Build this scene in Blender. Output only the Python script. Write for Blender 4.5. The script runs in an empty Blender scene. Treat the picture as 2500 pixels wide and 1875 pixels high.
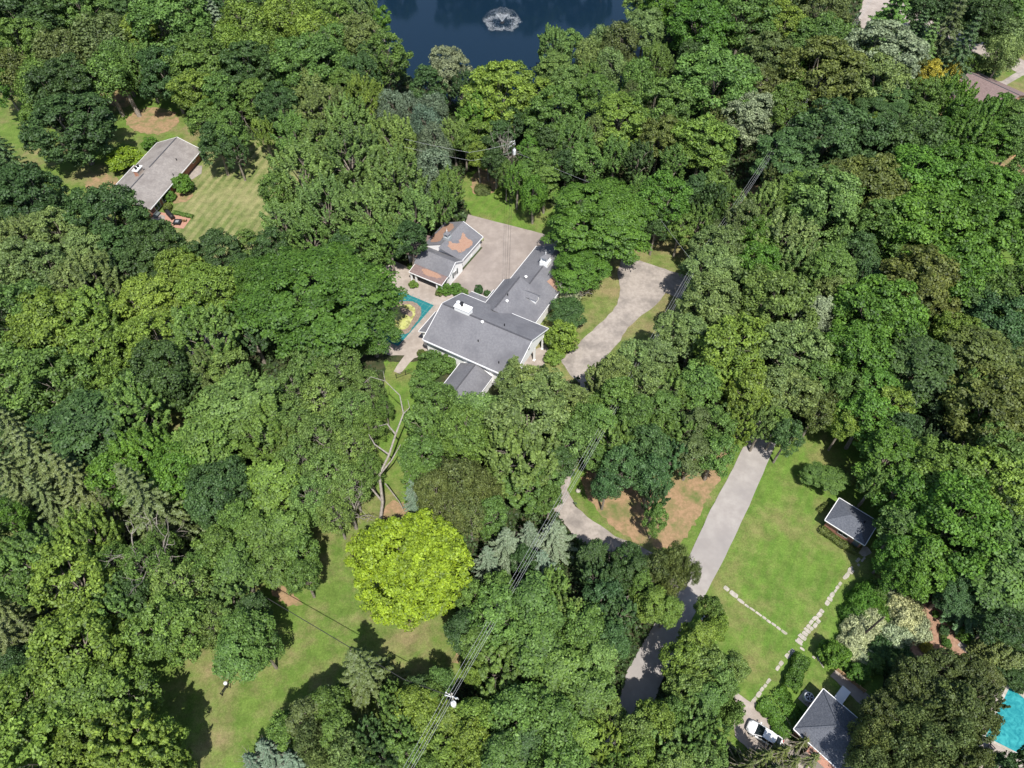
import bpy, math, random
import numpy as np
from mathutils import Vector
from mathutils.geometry import tessellate_polygon

S = bpy.context.scene
# ---------------------------------------------------------------- camera
CAM_H = 100.0; PITCH = math.radians(52.0); FPX = 1733.0      # focal length in pixels of the 2500 px wide photo
cam = bpy.data.cameras.new("camera"); cam_o = bpy.data.objects.new("camera", cam)
S.collection.objects.link(cam_o); S.camera = cam_o
cam_o.location = (0, 0, CAM_H); cam_o.rotation_euler = (math.pi/2 - PITCH, 0, 0)
cam.sensor_fit = 'HORIZONTAL'; cam.sensor_width = 36; cam.lens = 36*FPX/2500
cam.clip_start = 1; cam.clip_end = 3000
# ---------------------------------------------------------------- sky, sun, exposure
SUN_EL = math.radians(60); SUN_AZ = math.radians(14)      # shadows fall away from the camera, a little to the left
w = bpy.data.worlds.new("World"); S.world = w; w.use_nodes = True
nt = w.node_tree; bg = nt.nodes['Background']
sky = nt.nodes.new('ShaderNodeTexSky'); sky.sky_type = 'NISHITA'; sky.sun_disc = False
sky.sun_elevation = SUN_EL; sky.sun_rotation = math.pi - SUN_AZ; sky.air_density = 1.0; sky.dust_density = 1.0
nt.links.new(sky.outputs[0], bg.inputs[0]); bg.inputs[1].default_value = 0.11
sun = bpy.data.lights.new("sun", 'SUN'); sun.energy = 4.6; sun.angle = math.radians(0.55); sun.color = (1, .955, .88)
sun_o = bpy.data.objects.new("sun", sun); S.collection.objects.link(sun_o)
sun_o.rotation_euler = (math.pi/2 - SUN_EL, 0, SUN_AZ)          # light travels towards +Y and down
S.view_settings.view_transform = 'Standard'; S.view_settings.look = 'None'
S.view_settings.exposure = 0.45; S.view_settings.gamma = 1
S.render.engine = 'CYCLES'
S.cycles.max_bounces = 5; S.cycles.diffuse_bounces = 3; S.cycles.transmission_bounces = 3; S.cycles.glossy_bounces = 2

# ---------------------------------------------------------------- helpers
R = np.random.default_rng(11); random.seed(5)
cp, sp = math.cos(PITCH), math.sin(PITCH)
def at(px, py, z=0.0):
    """ground point under a pixel of the photo, at height z"""
    x = (px-1250)/FPX; y = -(py-937.5)/FPX
    dx, dy, dz = x, cp + y*sp, -sp + y*cp
    t = (z-CAM_H)/dz
    return (dx*t, dy*t)
def dist(px, py, z=0.0):
    x, y = at(px, py, z); return math.sqrt(x*x+y*y+(CAM_H-z)**2)
def topx(X, Y, Z):
    d = Z-CAM_H; f = Y*cp - d*sp; u = Y*sp + d*cp
    return 1250+FPX*X/f, 937.5-FPX*u/f
def link(o, parent=None):
    S.collection.objects.link(o)
    if parent is not None: o.parent = parent
    return o
def tag(o, label=None, cat=None, group=None, kind=None):
    if label: o['label'] = label
    if cat: o['category'] = cat
    if group: o['group'] = group
    if kind: o['kind'] = kind
    return o
def empty(name, loc, rz=0.0):
    o = bpy.data.objects.new(name, None); o.empty_display_size = .5
    o.location = loc; o.rotation_euler = (0, 0, rz); return link(o)

class MB:
    def __init__(s): s.v = []; s.f = []; s.m = []
    def add(s, vs, fs, mi=0):
        n = len(s.v); s.v += [tuple(map(float, p)) for p in vs]
        for f in fs: s.f.append([i+n for i in f]); s.m.append(mi)
        return s
    def box(s, x0, x1, y0, y1, z0, z1, mi=0):
        v = [(x0,y0,z0),(x1,y0,z0),(x1,y1,z0),(x0,y1,z0),(x0,y0,z1),(x1,y0,z1),(x1,y1,z1),(x0,y1,z1)]
        return s.add(v, [(0,3,2,1),(4,5,6,7),(0,1,5,4),(1,2,6,5),(2,3,7,6),(3,0,4,7)], mi)
    def slab(s, pts, th, mi=0):
        """polygon of top points (ccw from above) extruded straight down"""
        n = len(pts); v = list(pts) + [(p[0], p[1], p[2]-th) for p in pts]
        fs = [tuple(range(n)), tuple(range(2*n-1, n-1, -1))] + [(i, i+n, (i+1) % n+n, (i+1) % n) for i in range(n)]
        return s.add(v, fs, mi)
    def beam(s, p, q, wd, h, mi=0):
        p = Vector(p); q = Vector(q); d = (q-p).normalized()
        side = d.cross(Vector((0,0,1)))
        side = side.normalized() if side.length > 1e-4 else Vector((1,0,0))
        up = side.cross(d).normalized(); a = side*wd/2; b = up*h/2
        v = [p-a-b, p+a-b, p+a+b, p-a+b, q-a-b, q+a-b, q+a+b, q-a+b]
        return s.add(v, [(0,3,2,1),(4,5,6,7),(0,1,5,4),(1,2,6,5),(2,3,7,6),(3,0,4,7)], mi)
    def tube(s, pts, rad, n=8, mi=0, cap=True):
        pts = [Vector(p) for p in pts]; m = len(pts)
        if not hasattr(rad, '__len__'): rad = [rad]*m
        vs = []
        for i, p in enumerate(pts):
            d = (pts[min(i+1, m-1)]-pts[max(i-1, 0)]).normalized()
            a = d.cross(Vector((0,0,1)) if abs(d.z) < .9 else Vector((1,0,0))).normalized(); b = d.cross(a)
            for k in range(n):
                t = 2*math.pi*k/n; vs.append(p+(a*math.cos(t)+b*math.sin(t))*rad[i])
        fs = [(i*n+k, i*n+(k+1) % n, (i+1)*n+(k+1) % n, (i+1)*n+k) for i in range(m-1) for k in range(n)]
        if cap: fs += [tuple(range(n-1, -1, -1)), tuple(range((m-1)*n, m*n))]
        return s.add(vs, fs, mi)
    def lathe(s, prof, n=16, c=(0,0,0), mi=0):
        return s.tube([(c[0], c[1], c[2]+z) for r, z in prof], [max(r, .001) for r, z in prof], n, mi)
    def build(s, name, mats, parent=None, loc=(0,0,0), smooth=False, rz=0.0):
        me = bpy.data.meshes.new(name); me.from_pydata(s.v, [], s.f)
        if not isinstance(mats, (list, tuple)): mats = [mats]
        for m in mats: me.materials.append(m)
        if len(mats) > 1: me.polygons.foreach_set('material_index', s.m)
        if smooth: me.polygons.foreach_set('use_smooth', [True]*len(s.f))
        me.update()
        o = bpy.data.objects.new(name, me); o.location = loc; o.rotation_euler = (0, 0, rz)
        return link(o, parent)

# ---------------------------------------------------------------- materials
def nodes(m):
    m.use_nodes = True; return m.node_tree.nodes, m.node_tree.links, m.node_tree.nodes['Principled BSDF']
def mat(name, c1, c2=None, scale=2.0, rough=.8, bump=0.0, detail=6, c3=None, scale3=.2, spec=.3, metal=0.0, lo=.38, hi=.62, bscale=None):
    m = bpy.data.materials.new(name); N, L, P = nodes(m)
    P.inputs['Roughness'].default_value = rough; P.inputs['Specular IOR Level'].default_value = spec
    P.inputs['Metallic'].default_value = metal
    P.inputs['Base Color'].default_value = (*c1, 1)
    tc = N.new('ShaderNodeTexCoord')
    def noise(sc, det=detail):
        n = N.new('ShaderNodeTexNoise'); n.inputs['Scale'].default_value = sc; n.inputs['Detail'].default_value = det
        n.inputs['Roughness'].default_value = .65
        L.new(tc.outputs['Object'], n.inputs['Vector']); return n
    def ramp(src, a, b):
        r = N.new('ShaderNodeMapRange'); r.inputs['From Min'].default_value = a; r.inputs['From Max'].default_value = b
        L.new(src, r.inputs['Value']); return r.outputs[0]
    def mix(f, a, b):
        x = N.new('ShaderNodeMix'); x.data_type = 'RGBA'; L.new(f, x.inputs['Factor'])
        for sk, v in (('A', a), ('B', b)):
            i = [q for q in x.inputs if q.name == sk and q.type == 'RGBA'][0]
            if isinstance(v, tuple): i.default_value = (*v, 1)
            else: L.new(v, i)
        return [q for q in x.outputs if q.type == 'RGBA'][0]
    col = None
    if c2:
        n1 = noise(scale); col = mix(ramp(n1.outputs[0], lo, hi), c1, c2)
        if c3: n3 = noise(scale3, 4); col = mix(ramp(n3.outputs[0], .45, .68), col, c3)
        L.new(col, P.inputs['Base Color'])
    if bump:
        nb = noise(bscale or scale*3); b = N.new('ShaderNodeBump'); b.inputs['Strength'].default_value = bump
        b.inputs['Distance'].default_value = .1
        L.new(nb.outputs[0], b.inputs['Height']); L.new(b.outputs[0], P.inputs['Normal'])
    m['mix'] = 1
    return m

def leaf_material(name, trans=.30, gloss=.035):
    m = bpy.data.materials.new(name); m.use_nodes = True; N = m.node_tree.nodes; L = m.node_tree.links
    N.clear(); out = N.new('ShaderNodeOutputMaterial')
    oi = N.new('ShaderNodeObjectInfo'); at_ = N.new('ShaderNodeAttribute'); at_.attribute_name = 'var'
    hs = N.new('ShaderNodeHueSaturation'); L.new(oi.outputs['Color'], hs.inputs['Color'])
    # each leaf a little lighter, darker, yellower or bluer than its neighbour
    mr = N.new('ShaderNodeMapRange'); mr.inputs['To Min'].default_value = .35; mr.inputs['To Max'].default_value = 1.7
    L.new(at_.outputs['Fac'], mr.inputs['Value']); L.new(mr.outputs[0], hs.inputs['Value'])
    mh = N.new('ShaderNodeMapRange'); mh.inputs['To Min'].default_value = .502; mh.inputs['To Max'].default_value = .484
    L.new(at_.outputs['Fac'], mh.inputs['Value']); L.new(mh.outputs[0], hs.inputs['Hue'])
    d = N.new('ShaderNodeBsdfDiffuse'); t = N.new('ShaderNodeBsdfTranslucent'); g = N.new('ShaderNodeBsdfGlossy')
    g.inputs['Roughness'].default_value = .6; g.inputs['Color'].default_value = (.75, .8, .8, 1)
    L.new(hs.outputs[0], d.inputs[0]); L.new(hs.outputs[0], t.inputs[0])
    m1 = N.new('ShaderNodeMixShader'); m1.inputs[0].default_value = trans
    L.new(d.outputs[0], m1.inputs[1]); L.new(t.outputs[0], m1.inputs[2])
    m2 = N.new('ShaderNodeMixShader'); m2.inputs[0].default_value = gloss
    L.new(m1.outputs[0], m2.inputs[1]); L.new(g.outputs[0], m2.inputs[2])
    L.new(m2.outputs[0], out.inputs[0]); return m
LEAF = leaf_material('leaf'); NEEDLE = leaf_material('needle', .12, .06)
BARK = mat('bark', (.16,.13,.10), (.30,.27,.23), 3, .9, .4)
DEADW = mat('dead_wood', (.20,.175,.15), (.34,.31,.275), 4, .85, .3)
M = {}
M['floor'] = mat('leaf_litter', (.022,.032,.012), (.075,.065,.035), .8, .95, .5, c3=(.035,.06,.018), scale3=.12)
M['asphalt'] = mat('lane_asphalt', (.30,.275,.26), (.36,.335,.315), .5, .9, .15, c3=(.27,.25,.24), scale3=.1)
M['concrete'] = mat('old_concrete', (.30,.265,.235), (.38,.335,.30), 1.3, .9, .35, detail=10, c3=(.185,.165,.15), scale3=.22)
M['terrace'] = mat('terrace_concrete', (.33,.285,.25), (.40,.35,.31), .9, .9, .2, c3=(.27,.23,.20), scale3=.2)
M['fore'] = mat('forecourt_asphalt', (.27,.23,.205), (.33,.285,.255), .6, .9, .2, c3=(.235,.20,.18), scale3=.12)
M['crack'] = mat('crack_filler', (.06,.055,.05), rough=.9)
M['soil'] = mat('bare_soil', (.34,.22,.13), (.24,.17,.09), 1.6, .95, .5, c3=(.12,.15,.045), scale3=.35)
M['mulch'] = mat('bark_mulch', (.26,.15,.10), (.36,.23,.16), 2.5, .95, .6)
M['clay'] = mat('orange_clay', (.45,.27,.14), (.36,.23,.12), .8, .95, .2)
M['stone'] = mat('flagstone', (.34,.31,.27), (.47,.43,.38), 2.2, .85, .3, c3=(.30,.29,.22), scale3=.9)
M['white'] = mat('white_siding', (.88,.88,.87), (.92,.92,.91), .6, .6)
M['trim'] = mat('white_trim', (.78,.78,.78), rough=.5)
M['roof_grey'] = mat('grey_shingles', (.155,.155,.17), (.195,.195,.21), 3.0, .9, .5, c3=(.13,.13,.145), scale3=.22, bscale=9)
M['roof_blue'] = mat('dark_shingles', (.070,.078,.098), (.14,.15,.175), 4.5, .85, .7, bscale=7, lo=.3, hi=.7)
M['roof_ranch'] = mat('weathered_shingles', (.23,.21,.20), (.30,.275,.255), 2.5, .9, .5, c3=(.19,.17,.16), scale3=.3, bscale=8)
M['roof_brown'] = mat('brown_shingles', (.17,.12,.115), (.23,.17,.16), 2.5, .9, .5, bscale=8)
M['glass'] = mat('window_glass', (.02,.028,.035), rough=.08, spec=.8)
M['shutter'] = mat('grey_shutter', (.12,.14,.14), rough=.6)
M['dark'] = mat('dark_metal', (.02,.02,.022), rough=.5)
M['grey'] = mat('grey_metal', (.35,.36,.37), rough=.45, metal=.3)
M['gutter'] = mat('gutter', (.55,.56,.57), rough=.5)
M['ridge'] = mat('ridge_cap', (.06,.06,.07), (.10,.10,.11), 5, .9)
M['siding_grey'] = mat('grey_siding', (.33,.36,.38), (.38,.41,.43), 1, .7)
M['cover'] = mat('pool_cover_mesh', (.012,.14,.155), (.018,.175,.185), 2.5, .75, .1)
M['seam'] = mat('cover_seam', (.12,.28,.27), rough=.7)
M['algae'] = mat('algae_water', (.42,.44,.13), (.50,.50,.22), 1.2, .3, c3=(.10,.09,.03), scale3=.9)
M['debris'] = mat('leaf_debris', (.20,.145,.11), (.30,.235,.19), 4, .95, .8)
M['pole'] = mat('weathered_pole', (.26,.24,.21), (.36,.34,.30), 3, .9)
M['pole_dark'] = mat('dark_pole', (.05,.04,.035), (.08,.065,.055), 3, .9)
M['wire'] = mat('wire', (.55,.57,.58), rough=.4, metal=.2)
M['wire_dark'] = mat('wire_dark', (.03,.03,.03), rough=.6)
M['can'] = mat('transformer_paint', (.75,.77,.78), rough=.4)
M['wood'] = mat('timber', (.30,.19,.10), (.40,.27,.15), 4, .85, .3)
M['foam'] = mat('white_spray', (.85,.88,.90), rough=.6)
M['foam'].node_tree.nodes['Principled BSDF'].inputs['Alpha'].default_value = .4
M['brownleaf'] = mat('fallen_leaves', (.30,.17,.115), (.38,.25,.19), 7, .95, .5)
def brick_mat(name, c1, c2, mort, sc):
    m = bpy.data.materials.new(name); N, L, P = nodes(m); P.inputs['Roughness'].default_value = .85
    tc = N.new('ShaderNodeTexCoord'); b = N.new('ShaderNodeTexBrick'); b.inputs['Scale'].default_value = sc
    b.inputs['Color1'].default_value = (*c1, 1); b.inputs['Color2'].default_value = (*c2, 1); b.inputs['Mortar'].default_value = (*mort, 1)
    b.inputs['Mortar Size'].default_value = .012; L.new(tc.outputs['Object'], b.inputs['Vector'])
    L.new(b.outputs[0], P.inputs['Base Color']); return m
M['brick'] = brick_mat('brick', (.42,.20,.13), (.34,.15,.10), (.45,.38,.32), 3)
M['brick_patio'] = brick_mat('brick_paving', (.45,.24,.17), (.36,.18,.13), (.40,.30,.24), 4)
def lawn_mat(name, a, b, dry, stripe=0.0, ang=0.0, wid=2.2, dryamt=(.48,.66)):
    m = bpy.data.materials.new(name); N, L, P = nodes(m); P.inputs['Roughness'].default_value = .95
    P.inputs['Specular IOR Level'].default_value = .1
    tc = N.new('ShaderNodeTexCoord')
    def noise(sc, det, rg=.7):
        n = N.new('ShaderNodeTexNoise'); n.inputs['Scale'].default_value = sc; n.inputs['Detail'].default_value = det
        n.inputs['Roughness'].default_value = rg; L.new(tc.outputs['Object'], n.inputs['Vector']); return n.outputs[0]
    def rng(src, lo, hi, t0=0, t1=1):
        r = N.new('ShaderNodeMapRange'); r.inputs['From Min'].default_value = lo; r.inputs['From Max'].default_value = hi
        r.inputs['To Min'].default_value = t0; r.inputs['To Max'].default_value = t1; L.new(src, r.inputs['Value']); return r.outputs[0]
    def mix(f, x, y):
        q = N.new('ShaderNodeMix'); q.data_type = 'RGBA'; L.new(f, q.inputs['Factor'])
        for sk, v in (('A', x), ('B', y)):
            i = [z for z in q.inputs if z.name == sk and z.type == 'RGBA'][0]
            if isinstance(v, tuple): i.default_value = (*v, 1)
            else: L.new(v, i)
        return [z for z in q.outputs if z.type == 'RGBA'][0]
    col = mix(rng(noise(.35, 6), .4, .6), a, b)
    col = mix(rng(noise(.11, 7), *dryamt), col, dry)
    if stripe:
        mp = N.new('ShaderNodeMapping'); mp.inputs['Rotation'].default_value = (0, 0, ang); L.new(tc.outputs['Object'], mp.inputs[0])
        wv = N.new('ShaderNodeTexWave'); wv.inputs['Scale'].default_value = .314/wid*1.0; wv.inputs['Distortion'].default_value = .5
        wv.inputs['Detail'].default_value = 2
        L.new(mp.outputs[0], wv.inputs['Vector'])
        n2 = rng(noise(.25, 3), .3, .7)
        mm = N.new('ShaderNodeMath'); mm.operation = 'MULTIPLY'; L.new(rng(wv.outputs['Fac'], .3, .7), mm.inputs[0]); mm.inputs[1].default_value = stripe
        m3 = N.new('ShaderNodeMath'); m3.operation = 'MULTIPLY'; L.new(mm.outputs[0], m3.inputs[0]); L.new(n2, m3.inputs[1])
        col = mix(m3.outputs[0], col, dry)
    h0 = N.new('ShaderNodeHueSaturation'); L.new(col, h0.inputs['Color']); L.new(rng(noise(.55, 9, .8), .35, .65, .74, 1.24), h0.inputs['Value'])
    hs = N.new('ShaderNodeHueSaturation'); L.new(h0.outputs[0], hs.inputs['Color']); L.new(rng(noise(4.0, 9, .9), .3, .7, .5, 1.5), hs.inputs['Value'])
    L.new(hs.outputs[0], P.inputs['Base Color'])
    bp = N.new('ShaderNodeBump'); bp.inputs['Strength'].default_value = .5; bp.inputs['Distance'].default_value = .12
    L.new(noise(9, 6), bp.inputs['Height']); L.new(bp.outputs[0], P.inputs['Normal']); return m
M['lawn_fresh'] = lawn_mat('fresh_lawn', (.095,.170,.030), (.120,.200,.036), (.19,.19,.07), .25, math.radians(28), 1.6)
M['lawn_dry'] = lawn_mat('dry_lawn', (.115,.165,.04), (.15,.19,.055), (.24,.20,.10), 0, 0, 1, (.42,.62))
M['lawn_mown'] = lawn_mat('mown_lawn', (.12,.155,.05), (.14,.18,.055), (.27,.255,.12), 1.0, math.radians(13), 2.0, (.45,.7))
M['lawn_rough'] = lawn_mat('rough_lawn', (.098,.162,.032), (.125,.190,.040), (.215,.185,.09), 0, 0, 1, (.45,.65))
# pond water
m = bpy.data.materials.new('pond_water'); N, L, P = nodes(m)
P.inputs['Base Color'].default_value = (.006, .018, .035, 1); P.inputs['Roughness'].default_value = .06; P.inputs['IOR'].default_value = 1.33
tc = N.new('ShaderNodeTexCoord'); nz = N.new('ShaderNodeTexNoise'); nz.inputs['Scale'].default_value = 1.6; nz.inputs['Detail'].default_value = 4
L.new(tc.outputs['Object'], nz.inputs['Vector']); b = N.new('ShaderNodeBump'); b.inputs['Strength'].default_value = .16; b.inputs['Distance'].default_value = .1
L.new(nz.outputs[0], b.inputs['Height']); L.new(b.outputs[0], P.inputs['Normal']); M['pond'] = m
m = bpy.data.materials.new('pool_water'); N, L, P = nodes(m)
P.inputs['Roughness'].default_value = .08
tc = N.new('ShaderNodeTexCoord'); nz = N.new('ShaderNodeTexNoise'); nz.inputs['Scale'].default_value = 1.2; nz.inputs['Detail'].default_value = 5
nz.inputs['Distortion'].default_value = 1.5
L.new(tc.outputs['Object'], nz.inputs['Vector']); cr = N.new('ShaderNodeValToRGB')
cr.color_ramp.elements[0].position = .35; cr.color_ramp.elements[0].color = (.015, .19, .22, 1)
cr.color_ramp.elements[1].position = .7; cr.color_ramp.elements[1].color = (.05, .34, .35, 1)
L.new(nz.outputs[0], cr.inputs[0]); L.new(cr.outputs[0], P.inputs['Base Color']); M['pool'] = m  # lighter teal patches are sun caustics put into the water colour

# ---------------------------------------------------------------- ground sheets
def wob(pts, amp, step=.8, closed=True):
    out = []; n = len(pts)
    for i in range(n if closed else n-1):
        a = np.array(pts[i]); b = np.array(pts[(i+1) % n]); k = max(1, min(60, int(np.linalg.norm(b-a)/step)))
        for j in range(k):
            p = a+(b-a)*j/k
            out.append((p[0]+random.uniform(-amp, amp), p[1]+random.uniform(-amp, amp)))
    return out
def smooth_poly(pts, it=2):
    for _ in range(it):
        q = []
        for i in range(len(pts)):
            a = np.array(pts[i]); b = np.array(pts[(i+1) % len(pts)])
            q += [tuple(a*.75+b*.25), tuple(a*.25+b*.75)]
        pts = q
    return pts
SH = [0.0]
OPEN = []        # areas kept free of undergrowth, as world polygons
def sheet(name, pts, z, material, amp=.15, step=.8, smooth=0, world=False, openarea=True, label=None):
    P_ = [tuple(p) for p in pts] if world else [at(*p) for p in pts]
    if smooth: P_ = smooth_poly(P_, smooth)
    if openarea: OPEN.append(np.array(P_))
    if amp: P_ = wob(P_, amp, step)
    z += .0008*len(bpy.data.objects)/3 if False else SH[0]; SH[0] += .0006
    v = [Vector((x, y, z)) for x, y in P_]
    tris = tessellate_polygon([v])
    me = bpy.data.meshes.new(name); me.from_pydata([tuple(p) for p in v], [], [tuple(t) for t in tris])
    me.materials.append(material); me.update()
    # every face looks up
    for p in me.polygons:
        if p.normal.z < 0: p.flip()
    o = bpy.data.objects.new(name, me); link(o); o['kind'] = 'structure'
    return o
def inpoly(P_, poly):
    x, y = P_[:, 0], P_[:, 1]; r = np.zeros(len(P_), bool); j = len(poly)-1
    for i in range(len(poly)):
        xi, yi = poly[i]; xj, yj = poly[j]
        with np.errstate(divide='ignore', invalid='ignore'):
            c = ((yi > y) != (yj > y)) & (x < (xj-xi)*(y-yi)/(yj-yi+1e-12)+xi)
        r ^= c; j = i
    return r

b = MB(); b.add([(-900,-200,0),(900,-200,0),(900,1500,0),(-900,1500,0)], [(0,1,2,3)])
tag(b.build('ground', M['floor']), kind='structure')
# pond (its near shore is under the trees, its far shore beyond the frame)
sheet('pond', [(860,-25),(905,60),(950,130),(1010,205),(1090,240),(1200,300),(1330,330),(1450,330),(1560,200),(1600,100),(1620,-25)], .02, M['pond'], .4, 2, 1)
far = [at(860,-25), at(1620,-25), (60,262), (-50,262)]
P_ = [(-60,229),(60,229),(66,240),(48,241),(20,236),(2,235),(-24,240),(-60,240)]
sheet('pond', P_, .015, M['pond'], 0, 1, 0, world=True)
# lawns
sheet('lawn', [(-40,215),(60,240),(110,300),(200,380),(270,250),(255,215),(430,230),(520,330),(560,390),(420,640),(350,580),(200,500),(60,450),(-40,330)], .02, M['lawn_rough'], .4)
sheet('lawn', [(480,380),(560,350),(720,330),(740,480),(640,610),(540,660),(440,640),(410,560),(425,480)], .035, M['lawn_mown'], .3)
sheet('lawn', [(1140,420),(1200,405),(1330,480),(1420,560),(1400,640),(1300,600),(1150,530),(1120,470)], .02, M['lawn_fresh'], .4)
sheet('lawn', [(1350,690),(1420,600),(1470,560),(1760,560),(1760,660),(1680,700),(1640,860),(1560,930),(1350,930),(1300,850)], .02, M['lawn_dry'], .4)
sheet('lawn', [(940,880),(1080,890),(1030,1010),(1000,1100),(1000,1220),(930,1290),(910,1150),(930,1000)], .02, M['lawn_fresh'], .4)
sheet('lawn', [(620,1330),(760,1240),(980,1200),(1040,1400),(1160,1560),(1130,1660),(1000,1740),(860,1900),(380,1960),(280,1600),(420,1480)], .02, M['lawn_rough'], .4)
sheet('lawn', [(1340,1110),(1440,1060),(1800,1050),(1830,1090),(1700,1340),(1640,1420),(1520,1380),(1380,1200)], .02, M['lawn_rough'], .4)
sheet('lawn', [(1820,1220),(1900,1060),(2120,1010),(2200,1100),(2230,1400),(2250,1560),(2150,1600),(2160,1750),(2080,1900),(1850,1880),(1760,1800),(1660,1640),(1690,1500)], .02, M['lawn_fresh'], .3)
sheet('lawn', [(2300,60),(2520,60),(2600,300),(2480,330),(2350,260),(2320,200),(2330,150)], .02, M['lawn_rough'], .4)
sheet('lawn', [(380,1000),(480,960),(520,1060),(470,1110),(400,1080)], .02, M['lawn_rough'], .4)
sheet('lawn', [(2430,600),(2560,600),(2560,690),(2440,680)], .02, M['lawn_rough'], .4)
sheet('lawn', [(-30,1300),(50,1290),(60,1370),(-30,1420)], .02, M['lawn_rough'], .4)
# bare soil and mulch
for pts in ([(300,300),(330,270),(370,262),(425,270),(440,300),(400,330),(340,325)], [(240,225),(300,215),(330,250),(300,265),(250,250)],
            [(205,440),(250,420),(300,440),(270,470),(210,470)], [(545,395),(580,380),(612,385),(600,402),(560,406)],
            [(1150,430),(1180,405),(1215,430),(1225,460),(1180,480),(1150,470)],
            [(655,1440),(690,1428),(745,1470),(720,1490)],
            [(1110,1590),(1128,1570),(1120,1610),(1100,1625)], [(1000,1230),(940,1220),(930,1280),(1000,1270)],
            [(1440,1110),(1500,1140),(1540,1180),(1600,1170),(1680,1120),(1750,1090),(1795,1105),(1720,1235),(1672,1325),(1610,1345),(1540,1318),(1470,1262),(1415,1190)],
            [(430,440),(445,430),(475,480),(460,490),(430,500),(415,490)],
            [(890,660),(950,645),(1000,650),(1010,665),(950,690),(900,690)], [(270,700),(300,700),(300,760),(270,760)],
            [(1740,500),(1860,440),(1900,470),(1800,560)]):
    sheet('bare_soil', pts, .045, M['soil'], .35, .6, 1)
sheet('mulch_bed', [(2260,1460),(2310,1490),(2360,1530),(2350,1575),(2420,1640),(2300,1660),(2220,1620),(2190,1570),(2230,1500)], .045, M['mulch'], .2, .6)
sheet('clay_ground', [(2240,270),(2310,280),(2420,330),(2490,360),(2460,430),(2390,470),(2300,420),(2250,350)], .045, M['clay'], .3, .8, 1)
sheet('bare_soil', [(2370,400),(2500,380),(2520,470),(2400,500)], .045, M['soil'], .3, .8, 1)
# lane, drives, streets
sheet('lane', [(1440,1850),(1490,1770),(1515,1700),(1530,1640),(1575,1560),(1650,1440),(1690,1342),(1735,1245),(1790,1142),(1815,1090),(1860,1000),(1900,920),(1960,930),(1925,1010),(1878,1120),(1829,1235),(1760,1380),(1690,1510),(1660,1580),(1612,1670),(1585,1750),(1540,1850)], .07, M['asphalt'], .05, 1.5)
sheet('driveway', [(1518,632),(1506,669),(1514,704),(1508,743),(1479,777),(1437,816),(1413,839),(1368,880),(1385,905),(1400,925),(1417,936),(1410,1000),(1380,1100),(1345,1195),(1345,1240),(1375,1275),(1400,1310),(1440,1332),(1545,1366),(1600,1400),(1650,1450),(1690,1400),(1640,1372),(1560,1332),(1500,1308),(1465,1285),(1405,1237),(1385,1195),(1420,1100),(1440,1000),(1435,925),(1456,893),(1479,870),(1514,831),(1533,801),(1568,770),(1600,747),(1625,716),(1660,730),(1760,760),(1770,700),(1650,666),(1560,636)], .06, M['concrete'], .12, 1.0)
U = math.radians(-29.3); HO = np.array([-15.95, 84.38]); uu = np.array([math.cos(U), math.sin(U)]); vv = np.array([-uu[1], uu[0]])
def loc(a, b_): q = HO+uu*a+vv*b_; return (q[0], q[1])
sheet('forecourt', [loc(*p) for p in [(-7.2,17.2),(-6.2,23),(-6.2,31),(-12,31),(-14.5,38.8),(1.5,41),(12,42),(17,40),(16,33),(5,32),(5,18),(2,16.5)]], .06, M['fore'], .06, 1.2, world=True)
sheet('terrace', [loc(*p) for p in [(-21,15),(-20,18.5),(-14.5,18.5),(-7,17.6),(-1.5,14.6),(1,12),(0,1),(-1.6,-1.2),(-1.8,-5.5),(-3.2,-5.7),(-3.6,-1.5),(-6,-3),(-18,-3),(-22,6)]], .05, M['terrace'], .1, 1.2, world=True)
sheet('patio', [loc(*p) for p in [(16,2),(19.5,2),(20,12),(17.8,13.5),(16,10)]], .055, M['terrace'], .05, 1.2, world=True)
sheet('street', [(2110,-10),(2135,30),(2180,62),(2255,84),(2300,97),(2350,117),(2430,150),(2520,196),(2620,240),(2620,170),(2500,148),(2440,120),(2390,92),(2290,58),(2220,25),(2190,-10)], .06, M['terrace'], .1, 2)
sheet('street', [(2105,82),(2122,58),(2150,20),(2170,-10),(2110,-10),(2095,40)], .055, M['terrace'], .1, 2)
sheet('path', [(2425,200),(2445,199),(2473,182),(2505,165),(2520,172),(2457,208),(2432,206)], .07, M['concrete'], .05, 1)
sheet('pavement', [(-20,50),(22,55),(28,85),(-20,90)], .06, M['terrace'], .1, 1)
sheet('driveway', [(1795,1688),(1812,1700),(1833,1716),(1845,1713),(1850,1727),(1890,1765),(1920,1800),(1932,1816),(1965,1842),(2040,1880),(2040,1930),(1900,1930),(1850,1850),(1795,1800),(1785,1745),(1803,1722),(1788,1705)], .06, M['terrace'], .06, .6)
sheet('path', [(2026,1650),(2040,1636),(2075,1658),(2130,1705),(2170,1760),(2150,1770),(2105,1725)], .06, M['terrace'], .05, .8)
sheet('path', [(2336,1575),(2347,1563),(2380,1590),(2412,1612),(2404,1625),(2370,1605)], .06, M['terrace'], .05, .8)
sheet('pool_deck', [(2420,1660),(2450,1640),(2560,1700),(2600,1900),(2380,1900),(2385,1810)], .05, M['terrace'], .05, .8)
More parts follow.
